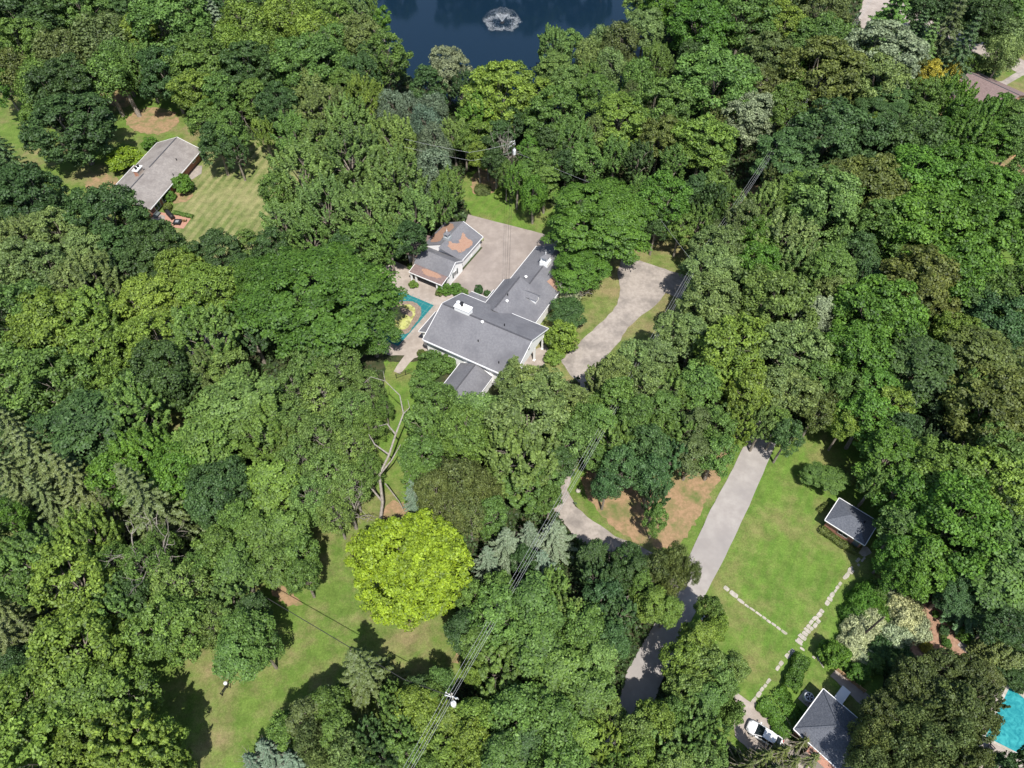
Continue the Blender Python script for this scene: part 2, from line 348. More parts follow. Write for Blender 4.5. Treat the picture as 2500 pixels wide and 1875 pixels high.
# cracks in the forecourt
b = MB()
def crack(pts, wd=.07):
    P_ = [loc(*q) for q in pts]; P_ = wob(P_, .12, .5, False)+[P_[-1]]
    for i in range(len(P_)-1):
        p, q = np.array(P_[i]), np.array(P_[i+1]); d = q-p; l = np.linalg.norm(d)
        if l < 1e-3: continue
        n = np.array([-d[1], d[0]])/l*wd*random.uniform(.3, .7)
        b.add([(*(p-n), .068), (*(q-n), .068), (*(q+n), .068), (*(p+n), .068)], [(0,1,2,3)])
crack([(-5.5,36),(-3.5,31),(-1,26),(-4,22)], .05); crack([(-1,30.2),(1.2,31.2),(4,32.7),(6,34)], .13); crack([(-1,30.2),(-5,29)], .06)
crack([(-.6,30),(1.5,27),(3.5,25)], .05); crack([(-5,33),(-2.4,28),(-3,24)], .05); crack([(-12,38),(-3,37.4),(3,36.8)], .05); crack([(-3,40),(-2.5,36),(-.6,30)], .04)
tag(b.build('forecourt_cracks', M['crack']), kind='structure')
# flagstone paths
def flag_path(segs, seed):
    rr = random.Random(seed); b = MB()
    for (p, q, wid, ln, gap) in segs:
        A = np.array(at(*p)); B = np.array(at(*q)); d = (B-A); T = np.linalg.norm(d); d /= T; n = np.array([-d[1], d[0]]); t = 0
        while t < T:
            l = ln*rr.uniform(.55, 1.35); wd = wid*rr.uniform(.7, 1.1)
            if rr.random() > gap:
                k = 2 if (wid > 1.0 and rr.random() < .7) else 1
                for s in range(k):
                    off = 0 if k == 1 else (s-.5)*wd*.52; ww = wd/k*.94
                    c = A+d*(t+l/2)+n*(off+rr.uniform(-.08, .08)*wid)
                    m_ = 8; ring = []
                    for i in range(m_):
                        a_ = 2*math.pi*(i+rr.uniform(-.25, .25))/m_
                        ca, sa = math.cos(a_), math.sin(a_); sc = 1/max(abs(ca), abs(sa))*.5
                        sc = min(sc, .62)*rr.uniform(.88, 1.05)
                        pt = c+d*ca*sc*l*.95+n*sa*sc*ww; ring.append((pt[0], pt[1], .065+rr.uniform(0, .012)))
                    b.slab(ring, .06)
            t += l
    tag(b.build('path', M['stone']), kind='structure')
flag_path([((1767,1432),(1784,1446),.75,1.3,0),((1800,1462),(1945,1566),.5,.95,.06),((1948,1570),(1992,1512),1.25,.9,0),((1992,1512),(2030,1455),.85,.7,.05),((2030,1455),(2078,1388),.5,.8,.12),
           ((2062,1412),(2075,1396),.9,1.0,0),((2078,1388),(2112,1345),.5,.6,.35),((2090,1385),(2118,1355),.4,.5,.5),((1938,1586),(1920,1604),.8,.7,0),((1920,1604),(1838,1712),.62,1.1,.02),((1952,1580),(1985,1604),.35,.6,.4),((1985,1590),(2010,1630),.25,.7,.6)], 3)
b = MB(); b.slab([(*at(*p), .08) for p in [(2096,1350),(2110,1360),(2128,1350),(2118,1336),(2107,1334)]], .07); tag(b.build('stone_step', M['stone']), kind='structure')
# timber edging strip on the far side of the ground bed
# ---------------------------------------------------------------- buildings
def roof_cell(b, a0, a1, b0, b1, ze0, zr, rpos, ze1=None, th=.18, axis='a'):
    """gable roof; ridge along axis; eaves at b0 (height ze0) and b1 (ze1)"""
    ze1 = ze0 if ze1 is None else ze1
    if axis == 'a':
        b.slab([(a0,b0,ze0),(a1,b0,ze0),(a1,rpos,zr),(a0,rpos,zr)], th)
        b.slab([(a0,rpos,zr),(a1,rpos,zr),(a1,b1,ze1),(a0,b1,ze1)], th)
    else:
        b.slab([(a0,b0,ze0),(rpos,b0,zr),(rpos,b1,zr),(a0,b1,ze0)], th)
        b.slab([(rpos,b0,zr),(a1,b0,ze1),(a1,b1,ze1),(rpos,b1,zr)], th)
def gable_prism(b, a0, a1, b0, b1, zw, zr, rpos, axis='a', zw1=None):
    """walls with gable ends, solid"""
    zw1 = zw if zw1 is None else zw1
    if axis == 'a':
        s = [(b0,0),(b1,0),(b1,zw1),(rpos,zr),(b0,zw)]; v = [(a0,y,z) for y,z in s]+[(a1,y,z) for y,z in s]
    else:
        s = [(a0,0),(a1,0),(a1,zw1),(rpos,zr),(a0,zw)]; v = [(x,b0,z) for x,z in s]+[(x,b1,z) for x,z in s]
    b.add(v, [(0,1,2,3,4),(9,8,7,6,5)]+[(i,i+5,(i+1)%5+5,(i+1)%5) for i in range(5)])
def window(par, x0, x1, z0, z1, y, face='y-', fm='trim', name='window', shutters=False):
    """framed window proud of a wall; face: the side it looks to; x runs along the wall"""
    def bx(b, u0, u1, w0, w1, d0, d1):
        if face == 'y-': b.box(u0,u1,y-d1,y-d0,w0,w1)
        elif face == 'y+': b.box(u0,u1,y+d0,y+d1,w0,w1)
        elif face == 'x+': b.box(y+d0,y+d1,u0,u1,w0,w1)
        else: b.box(y-d1,y-d0,u0,u1,w0,w1)
    f = MB(); t = .09
    for a in ((x0,x1,z0,z0+t),(x0,x1,z1-t,z1),(x0,x0+t,z0+t,z1-t),(x1-t,x1,z0+t,z1-t),((x0+x1)/2-.03,(x0+x1)/2+.03,z0+t,z1-t)): bx(f, *a, .003, .07)
    fo = f.build(name, M[fm], par)
    g = MB(); bx(g, x0+t+.002, x1-t-.002, z0+t+.002, z1-t-.002, .004, .03); g.build('pane', M['glass'], fo)
    if shutters:
        for s0, s1 in ((x0-.5, x0-.06), (x1+.06, x1+.5)):
            q = MB(); bx(q, s0, s1, z0-.05, z1+.05, .003, .05); q.build('shutter', M['shutter'], par)
    return fo
def cupola(par, x, y, z, s=1.0, white='white'):
    b = MB(); b.box(-.85*s,.85*s,-.85*s,.85*s,-.6,.55*s); r = b.build('cupola', M[white], par, (x,y,z))
    p = MB()
    for i in (-1,1):
        for j in (-1,1): p.box(i*.62*s-.09,i*.62*s+.09,j*.62*s-.09,j*.62*s+.09,.55*s,1.45*s)
    p.box(-.72*s,.72*s,-.72*s,.72*s,1.45*s,1.58*s); p.build('cupola_posts', M[white], r)
    q = MB(); a = .85*s; q.add([(-a,-a,1.583*s),(a,-a,1.583*s),(a,a,1.583*s),(-a,a,1.583*s),(0,0,2.15*s)], [(0,1,4),(1,2,4),(2,3,4),(3,0,4),(3,2,1,0)]); q.build('cupola_roof', M['roof_grey'], r)
    f = MB(); f.lathe([(.09,2.1*s),(.05,2.4*s),(.12,2.5*s),(.05,2.62*s),(.02,3.3*s)], 8); f.build('finial', M['trim'], r)
    return r
def vent(par, x, y, z, kind):
    b = MB()
    if kind == 'white': b.lathe([(.16,-.3),(.16,.25),(.3,.27),(.3,.42),(.2,.5)], 12); b.build('roof_vent', M['trim'], par, (x,y,z))
    else: b.lathe([(.1,-.3),(.1,.5)], 8); b.build('vent_pipe', M['dark'], par, (x,y,z))

# --- the white house in the middle
H = empty('house', (HO[0], HO[1], 0), U)
tag(H, 'big white house with long grey roofs and wide white chimney in the central clearing', 'house')
L_, D_ = 18.4, 13.3
# walls
b = MB(); gable_prism(b, .35, 16.2, .55, D_-.5, 4.82, 7.72, 6.85); b.build('wall', M['white'], H)
b = MB(); gable_prism(b, 5.3, 14.6, D_-.5, 21.0, 2.85, 5.9, 8.0, 'b', 2.85); b.build('wall', M['white'], H)
b = MB(); gable_prism(b, 5.4, 14.6, 21.0, 33.6, 2.8, 4.85, 10, 'b'); b.build('wall', M['white'], H)
b = MB(); gable_prism(b, 8.2, 14.0, -7.2, .55, 2.8, 4.4, 11.1, 'b'); b.build('wall', M['white'], H)
b = MB(); b.box(-1.75,.35,2.3,7.2,0,3.85); b.build('wall', M['white'], H)
b = MB(); b.box(.3,3.9,D_-.5,16.2,0,2.6); b.box(3.9,5.3,D_-.5,18.6,0,2.6); b.build('wall', M['white'], H)
# the gable over the front porch: a tall white triangle with a post under it
b = MB(); b.add([(17.7,.5,4.82),(17.7,D_-.5,4.82),(17.7,6.85,7.74),(17.95,.5,4.82),(17.95,D_-.5,4.82),(17.95,6.85,7.74),(17.7,.5,3.5),(17.7,D_-.5,3.5),(17.95,.5,3.5),(17.95,D_-.5,3.5)],
    [(0,6,7,1),(0,1,2),(3,5,4),(3,4,9,8),(0,2,5,3),(2,1,4,5),(1,7,9,4),(6,0,3,8),(7,6,8,9)]); g = b.build('gable_wall', M['white'], H)
b = MB(); b.lathe([(.01,0),(.28,.001),(.28,.05),(.01,.051)], 16); ov = b.build('gable_vent', M['shutter'], g, (17.96,6.6,6.0)); ov.rotation_euler = (0, math.pi/2, 0); ov.scale = (1.6, .8, 1)
for y in (1.0, 4.4, 9.1, 12.3):
    b = MB(); b.box(17.68,17.98,y-.15,y+.15,0,3.497); b.box(17.6,18.06,y-.23,y+.23,0,.25); b.build('porch_post', M['white'], H)
# roofs
b = MB(); roof_cell(b, 0, L_, 0, D_, 5.0, 8.0, 6.85); r1 = b.build('roof', M['roof_grey'], H)
b = MB(); b.beam((.3,6.85,8.02),(2.7,6.85,8.02),.3,.06); b.beam((5.9,6.85,8.02),(L_-.1,6.85,8.02),.3,.06); b.build('ridge_cap', M['ridge'], r1)
b = MB(); b.slab([(4.6,D_-.3,3.95),(8.0,D_-2.0,6.3),(8.0,21.4,6.3),(4.6,21.4,3.95)], .18); b.slab([(8.0,D_-2.0,6.3),(14.9,D_+.03,3.1),(14.9,21.4,3.1),(8.0,21.4,6.3)], .18)
r2 = b.build('roof', M['roof_grey'], H)
b = MB(); b.beam((8.0,D_-1.2,6.33),(8.0,21.3,6.33),.3,.06); b.build('ridge_cap', M['ridge'], r2)
b = MB(); b.slab([(5.0,21.403,3.0),(10,21.403,5.25),(10,34,5.25),(5.0,34,3.0)], .18); b.slab([(10,21.403,5.25),(15,21.403,3.0),(15,34,3.0),(10,34,5.25)], .18)
r3 = b.build('roof', M['roof_grey'], H)
b = MB(); b.beam((10,21.5,5.28),(10,27,5.28),.3,.06); b.build('ridge_cap', M['ridge'], r3)
b = MB(); b.slab([(7.8,-7.6,3.0),(11.1,-7.6,4.75),(11.1,.02,4.75),(7.8,.02,3.0)], .16); b.slab([(11.1,-7.6,4.75),(14.4,-7.6,3.0),(14.4,.02,3.0),(11.1,.02,4.75)], .16)
r4 = b.build('roof', M['roof_grey'], H)
b = MB(); b.beam((11.1,-7.5,4.77),(11.1,-.2,4.77),.25,.05); b.build('ridge_cap', M['ridge'], r4)
b = MB(); b.slab([(-2.3,1.9,4.0),(-.02,1.9,4.85),(-.02,7.6,4.85),(-2.3,7.6,4.0)], .15); b.build('roof', M['roof_grey'], H)
b = MB(); b.slab([(0,13.35,3.2),(4.55,13.35,3.2),(4.55,16.5,2.7),(0,16.5,2.7)], .15); b.slab([(3.6,16.52,2.75),(5.2,16.52,3.1),(5.2,19.0,3.1),(3.6,19.0,2.75)], .12); b.build('roof', M['roof_grey'], H)
# fascias and gutters
b = MB()
for p, q in (((0,-.05,4.9),(L_,-.05,4.9)),((0,D_+.05,4.9),(5.0,D_+.05,4.9)),((9.6,D_+.05,4.9),(L_,D_+.05,4.9)),((L_+.04,0,4.93),(L_+.04,6.8,7.93)),((L_+.04,D_,4.93),(L_+.04,6.9,7.93)),((-.04,0,4.93),(-.04,6.8,7.93)),((-.04,D_,4.93),(-.04,6.9,7.93)),
             ((4.55,D_+.3,3.87),(4.55,21.4,3.87)),((4.95,21.42,2.93),(4.95,34,2.93)),((14.95,D_+.1,3.03),(14.95,21.4,3.03)),((15.05,21.5,2.93),(15.05,34,2.93)),
             ((-2.34,1.9,3.92),(-2.34,7.6,3.92)),((-2.3,1.86,3.93),(-.1,1.86,4.78)),((7.75,-7.6,2.93),(7.75,-.1,2.93)),((14.45,-7.6,2.93),(14.45,-.1,2.93)),
             ((0,16.54,2.63),(3.6,16.54,2.63)),((3.56,16.6,2.69),(3.56,19,2.69))):
    b.beam(p, q, .09, .2)
b.build('fascia', M['trim'], H)
b = MB(); b.beam((.3,-.2,4.93),(L_-.1,-.2,4.93),.14,.12); b.tube([(.5,.45,4.75),(.5,.45,.1)], .06, 8); b.build('gutter', M['gutter'], H)
b = MB(); b.box(.36,16.2,.5,.548,4.45,4.8); b.build('soffit_band', M['siding_grey'], H)
for x0 in (1.7, 5.6, 13.5): window(H, x0, x0+1.4, 3.75, 4.4, .55, 'y-')
for x0 in (1.2, 4.6): window(H, x0, x0+1.6, .9, 2.3, .55, 'y-')
for z0 in (.9,): window(H, 3.0, 4.4, 1.0, 2.4, 16.2, 'x+'); window(H, 10.3, 11.7, 1.0, 2.4, 16.2, 'x+')
b = MB(); b.box(16.202,16.27,6.6,7.7,0,2.2); d = b.build('door', M['shutter'], H); b = MB(); b.box(16.272,16.33,7.5,7.56,1,1.15); b.build('handle', M['grey'], d)
window(H, 3.0, 4.8, 1.2, 3.1, -1.75, 'x-'); window(H, 9.6, 12.6, .8, 2.3, -7.2, 'y-')
for y0 in (23, 26.5, 30): window(H, y0, y0+1.3, 1, 2.3, 5.4, 'x-')
# chimney
b = MB(); b.box(2.75,5.75,6.6,7.9,6.9,8.75); b.box(2.65,5.85,6.5,8.0,8.75,8.9); ch = b.build('chimney', M['white'], H)
for x, mt, h in ((3.2,'trim',.5),(3.95,'dark',.62),(4.7,'trim',.3),(5.35,'trim',.3)):
    b = MB()
    if h > .4: b.lathe([(.24,8.9),(.24,8.9+h),(.34,8.92+h),(.34,9.05+h),(.02,9.15+h)], 12, (x,7.35,0))
    else: b.add([(x-.28,7.0,8.9),(x+.28,7.0,8.9),(x+.28,7.6,8.9),(x-.28,7.6,8.9),(x,7.3,9.3)], [(0,1,4),(1,2,4),(2,3,4),(3,0,4),(3,2,1,0)])
    b.build('chimney_pot', M[mt], ch)
vent(H, 8.7, 6.4, 7.8, 'white'); vent(H, 9.65, 3.3, 6.4, 'pipe'); vent(H, 12.3, 8.0, 7.5, 'pipe'); vent(H, 14.9, 1.4, 5.6, 'pipe')
vent(H, 9.0, 14.7, 5.85, 'white'); vent(H, 8.4, 16.0, 6.1, 'pipe'); vent(H, 8.3, 23.3, 4.5, 'white'); 
# dormer
b = MB(); b.slab([(10.2,18.3,4.98),(13.25,18.3,4.98),(13.25,19.15,5.6),(9.3,19.15,5.6)], .1); b.slab([(9.3,19.15,5.6),(13.25,19.15,5.6),(13.25,20.0,4.98),(10.2,20.0,4.98)], .1)
dm = b.build('dormer', M['roof_grey'], H)
b = MB(); b.add([(13.0,18.45,3.6),(13.0,19.85,3.6),(13.0,19.85,4.93),(13.0,19.15,5.45),(13.0,18.45,4.93),(10.4,18.45,3.6),(10.4,19.85,3.6),(10.4,19.85,4.93),(10.4,19.15,5.45),(10.4,18.45,4.93)],
    [(0,1,2,3,4),(9,8,7,6,5),(0,4,9,5),(1,6,7,2),(2,7,8,3),(3,8,9,4),(0,5,6,1)]); b.build('dormer_wall', M['white'], dm)
window(dm, 18.8, 19.5, 4.15, 4.85, 13.0, 'x+')
cupola(H, 9.95, 28.2, 5.35, 1.0)
b = MB(); b.box(11.2,15.4,12.4,20.4,0,.05)
for k in range(60):
    x, y = random.uniform(12.5,14.8), random.uniform(24.8,28.5); z = 5.25-(x-10)*.45; s_ = random.uniform(.15,.5)
b.v = []; b.f = []; b.m = []
b.slab([(12.2,24.6,4.31),(14.9,24.2,3.1),(14.9,28.2,3.1),(12.8,28.4,4.04)], .03); b.build('leaf_litter_on_roof', M['brownleaf'], H)

# --- the garage and pool house
GH = empty('garage', (HO[0], HO[1], 0), U)
tag(GH, 'white garage with leaf-strewn grey roof and small cupola left of the forecourt', 'garage')
b = MB(); gable_prism(b, -15.2, -6.7, 22.9, 31.0, 2.7, 4.75, -10.9, 'b'); b.build('wall', M['white'], GH)
b = MB(); gable_prism(b, -13.6, -6.1, 17.8, 22.898, 2.75, 4.5, 20.2, 'a'); b.build('wall', M['white'], GH)
b = MB(); b.slab([(-15.6,23.0,2.75),(-10.9,23.0,4.95),(-10.9,31.3,4.95),(-15.6,31.3,2.75)], .16); b.slab([(-10.9,22.0,4.95),(-6.2,22.9,2.75),(-6.2,31.3,2.75),(-10.9,31.3,4.95)], .16)
gr = b.build('roof', M['roof_grey'], GH)
b = MB(); b.slab([(-14,17.45,3.0),(-5.8,17.45,3.0),(-5.8,20.2,4.72),(-14,20.2,4.72)], .14); b.slab([(-14,20.2,4.72),(-5.8,20.2,4.72),(-5.8,22.95,3.0),(-14,22.95,3.0)], .14); b.build('roof', M['roof_grey'], GH)
b = MB(); b.slab([(-13.7,15.2,2.6),(-6.0,15.2,2.6),(-6.0,17.44,2.98),(-13.7,17.44,2.98)], .12); pr = b.build('porch_roof', M['roof_brown'], GH)
def litter(name, pts, par, zf, amp=.35):
    pp = wob(smooth_poly(pts, 2), amp, .5); v = [Vector((x, y, zf(x, y))) for x, y in pp]
    tr = tessellate_polygon([v]); me = bpy.data.meshes.new(name); me.from_pydata([tuple(p) for p in v], [], [tuple(t) for t in tr]); me.materials.append(M['brownleaf']); me.update()
    for p in me.polygons:
        if p.normal.z < 0: p.flip()
    return link(bpy.data.objects.new(name, me), par)
gz = lambda x, y: 4.95-abs(x+10.9)*.468+.03
litter('fallen_leaves', [(-9.6,29.4),(-8.6,28.6),(-7.0,28.8),(-6.6,26.4),(-7.3,24.8),(-7.6,24.0),(-10.4,23.6),(-10.2,25.0),(-8.8,25.8),(-9.2,27.4)], gr, gz)
litter('fallen_leaves', [(-15.2,24),(-12,24.2),(-11.8,26.5),(-11.5,30),(-15,31)], gr, gz)
litter('fallen_leaves', [(-11.6,16.3),(-9.2,16.0),(-7.6,16.2),(-6.6,17.2),(-11.8,17.3)], pr, lambda x, y: 2.6+(y-15.2)*.17+.03, .15)
b = MB()
for p, q in (((-6.15,22.9,2.68),(-6.15,31.3,2.68)),((-6.2,31.34,2.7),(-10.9,31.34,4.88)),((-5.76,17.45,2.95),(-5.76,20.2,4.67)),((-5.76,22.95,2.95),(-5.76,20.2,4.67)),((-13.7,15.16,2.53),(-6,15.16,2.53)),((-5.96,15.2,2.53),(-5.96,17.4,2.9)),((-13.74,15.2,2.53),(-13.74,17.4,2.9))): b.beam(p, q, .09, .18)
b.build('fascia', M['trim'], GH)
for x in (-13.5, -12.4, -7.4, -6.3):
    b = MB(); b.box(x-.15,x+.15,15.4,15.7,0,2.48); b.build('porch_post', M['white'], GH)
b = MB(); b.box(-12.9,-7.2,17.74,17.797,.1,2.3); b.build('screen', M['dark'], GH)
window(GH, 19.7, 20.7, 1.0, 2.3, -6.1, 'x+', shutters=True)
for y0 in (23.6, 27.4):
    b = MB(); b.box(-6.698,-6.64,y0,y0+3.1,0,2.2)
    d = b.build('garage_door', M['trim'], GH)
b = MB(); b.box(-6.697,-6.5,26.95,27.15,1.9,2.25); b.build('wall_lamp', M['dark'], GH)
b = MB(); b.box(-17.0,-13.7,19.6,26,0,2.6); b.build('wall', M['siding_grey'], GH)  # shade on this wall face is put into its bluish grey
b = MB(); b.slab([(-17.3,19.3,2.6),(-13.65,19.3,3.0),(-13.65,26.2,3.0),(-17.3,26.2,2.6)], .1); b.build('roof', M['roof_brown'], GH)
cupola(GH, -10.9, 25.3, 5.0, .72, 'siding_grey')

# --- ranch house on the left
RO = (-72.82, 145.86); RA = math.radians(-103.1)
RH = empty('ranch_house', (RO[0], RO[1], 0), RA)
tag(RH, 'long low house with weathered brownish grey roof beside the striped lawn, upper left', 'house')
b = MB(); gable_prism(b, .5, 22.2, -11.0, -.9, 2.55, 4.15, -6.2); b.build('wall', M['brick'], RH)
b = MB(); b.slab([(-1.0,-6.2,4.4),(-.0,-11.6,2.7),(9,-11.6,2.7),(9,-6.2,4.4)][::-1], .15); b.slab([(9.003,-6.2,4.4),(9.003,-12.1,2.6),(22.7,-12.1,2.6),(22.7,-6.2,4.4)][::-1], .15)
b.slab([(-1.0,-6.2,4.4),(0.1,0.1,2.7),(22.7,0.1,2.7),(22.7,-6.2,4.4)], .15)
for i in range(len(b.f)): pass
rr_ = b.build('roof', M['roof_ranch'], RH)
b = MB(); b.beam((-.8,-6.2,4.43),(11.2,-6.2,4.43),.25,.06); b.beam((13.6,-6.2,4.43),(22.4,-6.2,4.43),.25,.06); b.build('ridge_cap', M['ridge'], rr_)
b = MB()
for p, q in (((0.1,.14,2.65),(22.7,.14,2.65)),((-1.04,-6.2,4.33),(.06,.1,2.64)),((-1.04,-6.2,4.33),(-.04,-11.6,2.64)),((0,-11.64,2.62),(9,-11.64,2.62)),((9,-12.14,2.55),(22.7,-12.14,2.55))): b.beam(p, q, .1, .16)
b.build('fascia', M['trim'], RH)
b = MB(); b.box(12.3,14.3,-8.0,-7.0,3.6,5.3); c_ = b.build('chimney', M['brick'], RH)
b = MB(); b.box(12.15,14.45,-8.15,-6.85,5.3,5.45); b.build('chimney_cap', M['white'], c_)
for x in (12.8, 13.7):
    b = MB(); b.lathe([(.28,5.45),(.24,5.8),(.3,5.82),(.3,5.9),(.02,5.95)], 12, (x,-7.5,0)); b.build('chimney_pot', M['dark'], c_)
for x0, x1, z0 in ((2.2,3.6,1.0),(9.0,10.6,1.0),(13.8,15.0,.2),(15.6,17.4,.2),(18.4,20.4,.2)): window(RH, x0, x1, z0, 2.3, -.9, 'y+')
for x in (.4,):
    b = MB(); b.box(.3,.5,-.35,-.15,0,2.5); b.build('porch_post', M['white'], RH)
vent(RH, 6.2, -2.6, 3.5, 'pipe'); vent(RH, 11.0, -.9, 3.0, 'pipe')
def rl(a, c): return (RO[0]+math.cos(RA)*a-math.sin(RA)*c, RO[1]+math.sin(RA)*a+math.cos(RA)*c)
sheet('stoop', [rl(*p) for p in [(2.9,-.8),(2.6,.6),(5.4,1.9),(8.0,.9),(7.6,-.8)]], .07, M['concrete'], 0, world=True)
sheet('patio', [rl(*p) for p in [(20.3,-.8),(20.3,7.6),(24.2,7.7),(24.6,1),(24.2,-.8)]], .07, M['brick_patio'], 0, world=True)
sheet('patio', [rl(*p) for p in [(21.0,-.7),(21.2,1.6),(22.6,2.4),(25.2,1.0),(25,-1)]], .09, M['concrete'], .05, world=True)
g_ = rl(21.2, 3.0); gt = empty('barbecue', (*g_, .07), RA+math.radians(55))
tag(gt, 'long barbecue under a black cover on the brick patio of the ranch house', 'barbecue')
b = MB(); b.lathe([(.02,-1.5),(.42,-1.42),(.5,-1.0),(.52,0),(.5,1.0),(.42,1.42),(.02,1.5)], 12); cv = b.build('cover', M['dark'], gt, (0,0,.75), True); cv.rotation_euler = (0, math.pi/2, 0)
b = MB(); b.box(-1.3,1.3,-.42,.42,.08,.75); b.build('base', M['dark'], gt)
for x in (-1.1, 1.1):
    for y in (-.3, .3):
        b = MB(); b.tube([(x,y-.03,.08),(x,y+.03,.08)], .08, 10); b.build('wheel', M['dark'], gt)
g_ = rl(22.9, 5.7); tt = empty('fire_table', (*g_, .07), RA+.2); tag(tt, 'square dark fire table on the brick patio, furthest from the house', 'table')
b = MB(); b.box(-.8,.8,-.8,.8,.5,.6); b.build('table_top', M['dark'], tt); b = MB(); b.box(-.35,.35,-.35,.35,.602,.66); b.build('burner', M['grey'], tt)
for i in (-1,1):
    for j in (-1,1): b = MB(); b.box(i*.62-.08,i*.62+.08,j*.62-.08,j*.62+.08,0,.5); b.build('leg', M['dark'], tt)
def chair(name, x, y, z, rz, label, group, mt='shutter'):
    c = empty(name, (x,y,z), rz); tag(c, label, 'chair', group)
    b = MB(); b.box(-.3,.3,-.3,.3,.36,.44); b.build('seat', M[mt], c)
    b = MB(); b.add([(-.3,.26,.44),(.3,.26,.44),(.3,.5,1.0),(-.3,.5,1.0),(-.3,.32,.44),(.3,.32,.44),(.3,.56,1.0),(-.3,.56,1.0)], [(0,1,2,3),(7,6,5,4),(0,4,5,1),(1,5,6,2),(2,6,7,3),(3,7,4,0)]); b.build('backrest', M[mt], c)
    for i in (-1,1):
        b = MB(); b.box(i*.36-.05,i*.36+.05,-.3,.4,.58,.63); b.build('armrest', M[mt], c)
        for j in (-1,1): b = MB(); b.box(i*.36-.03,i*.36+.03,j*.25-.03,j*.25+.03,0,.578); b.build('leg', M[mt], c)
    return c
q = rl(22.0, 6.9); chair('patio_chair', *q, .07, RA-1.2, 'brown patio chair next to the square fire table on the brick patio', None, 'wood')
q = rl(21.6,.1); b = MB(); b.box(-.9,.9,-.35,.35,.35,.45); b.box(-.9,.9,.28,.38,.45,.9); bo = b.build('bench', M['shutter'], None, (*q,.09), rz=RA+math.pi); tag(bo, 'dark bench against the wall of the ranch house by the grey patio slab', 'bench')

# --- brick hut on the lawn
A = np.array(at(2014,1270,2.5)); Bp = np.array(at(2112,1332,2.5)); ux = (Bp-A)/np.linalg.norm(Bp-A); an = math.atan2(ux[1], ux[0])
HT = empty('brick_hut', (A[0], A[1], 0), an); tag(HT, 'small square brick hut with dark hipped roof and white gutters on the right-hand lawn', 'hut')
W_, E_ = 6.3, 5.0
b = MB(); b.box(.35,W_-.35,.35,E_-.35,0,2.38); wl = b.build('wall', M['brick'], HT)
b = MB(); k = [(0,0,2.5),(W_,0,2.5),(W_,E_,2.5),(0,E_,2.5)]; rA = (2.5,2.5,3.75); rB = (W_-2.5,2.5,3.75)
b.add(k+[rA,rB]+[(x,y,2.4) for x,y,z in k], [(0,1,5,4),(1,2,5),(2,3,4,5),(3,0,4),(0,6,7,1),(1,7,8,2),(2,8,9,3),(3,9,6,0),(9,8,7,6)]); rf = b.build('roof', M['roof_blue'], HT)
b = MB(); b.beam((-.02,-.04,2.47),(W_+.02,-.04,2.47),.1,.12); b.beam((-.02,E_+.04,2.47),(W_+.02,E_+.04,2.47),.1,.12); b.beam((-.04,.02,2.47),(-.04,E_-.02,2.47),.1,.12); b.beam((W_+.04,.02,2.47),(W_+.04,E_-.02,2.47),.1,.12); b.build('gutter', M['trim'], HT)
b = MB(); b.lathe([(.12,0),(.12,.4),(.02,.42)], 8); b.build('vent_pipe', M['dark'], HT, (4.6,2.9,3.3))
window(HT, 2.3, 3.9, 1.0, 1.9, .35, 'y-', fm='stone')
b = MB(); b.box(W_-1.5,W_-.6,.28,.347,0,2.1); d = b.build('door', M['shutter'], HT); b = MB(); b.box(W_-1.4,W_-1.34,.22,.278,1,1.1); b.build('handle', M['grey'], d)

# --- house at the lower right
A2 = at(1938,1780,2.9); an2 = math.radians(43.7)
BH = empty('house', (A2[0], A2[1], 0), an2-math.pi/2); tag(BH, 'brick house with dark blue-grey hipped roof and white gutter at the lower right', 'house')
W2, E2 = 16.5, 6.95       # local x runs away along the long side, local y across
b = MB(); b.box(.4,W2-.4,.4,E2-.4,0,2.78); b.box(2.5,12,-1.0,.4,0,2.7); b.build('wall', M['brick'], BH)
b = MB(); k = [(0,0,2.9),(W2,0,2.9),(W2,E2,2.9),(0,E2,2.9)]; b.add(k+[(3.48,3.48,5.0),(W2-3.48,3.48,5.0)]+[(x,y,2.78) for x,y,z in k], [(0,1,5,4),(1,2,5),(2,3,4,5),(3,0,4),(0,6,7,1),(1,7,8,2),(2,8,9,3),(3,9,6,0),(9,8,7,6)]); rf = b.build('roof', M['roof_blue'], BH)
b = MB(); b.beam((-.04,0,2.86),(-.04,E2,2.86),.1,.13); b.beam((-.02,E2+.04,2.86),(W2,E2+.04,2.86),.1,.13); b.beam((-.02,-.04,2.86),(W2,-.04,2.86),.1,.13); b.build('gutter', M['trim'], BH)
b = MB(); b.beam((.1,.1,3.0),(3.48,3.48,5.04),.25,.05); b.beam((.1,E2-.1,3.0),(3.48,3.48,5.04),.25,.05); b.beam((3.48,3.48,5.04),(W2-3.6,3.48,5.04),.25,.05); b.build('ridge_cap', M['roof_blue'], rf)
window(BH, 2.4, 3.8, 1.0, 2.3, .4, 'x-') ; window(BH, 5, 6.6, .9, 2.3, E2-.4, 'y+')

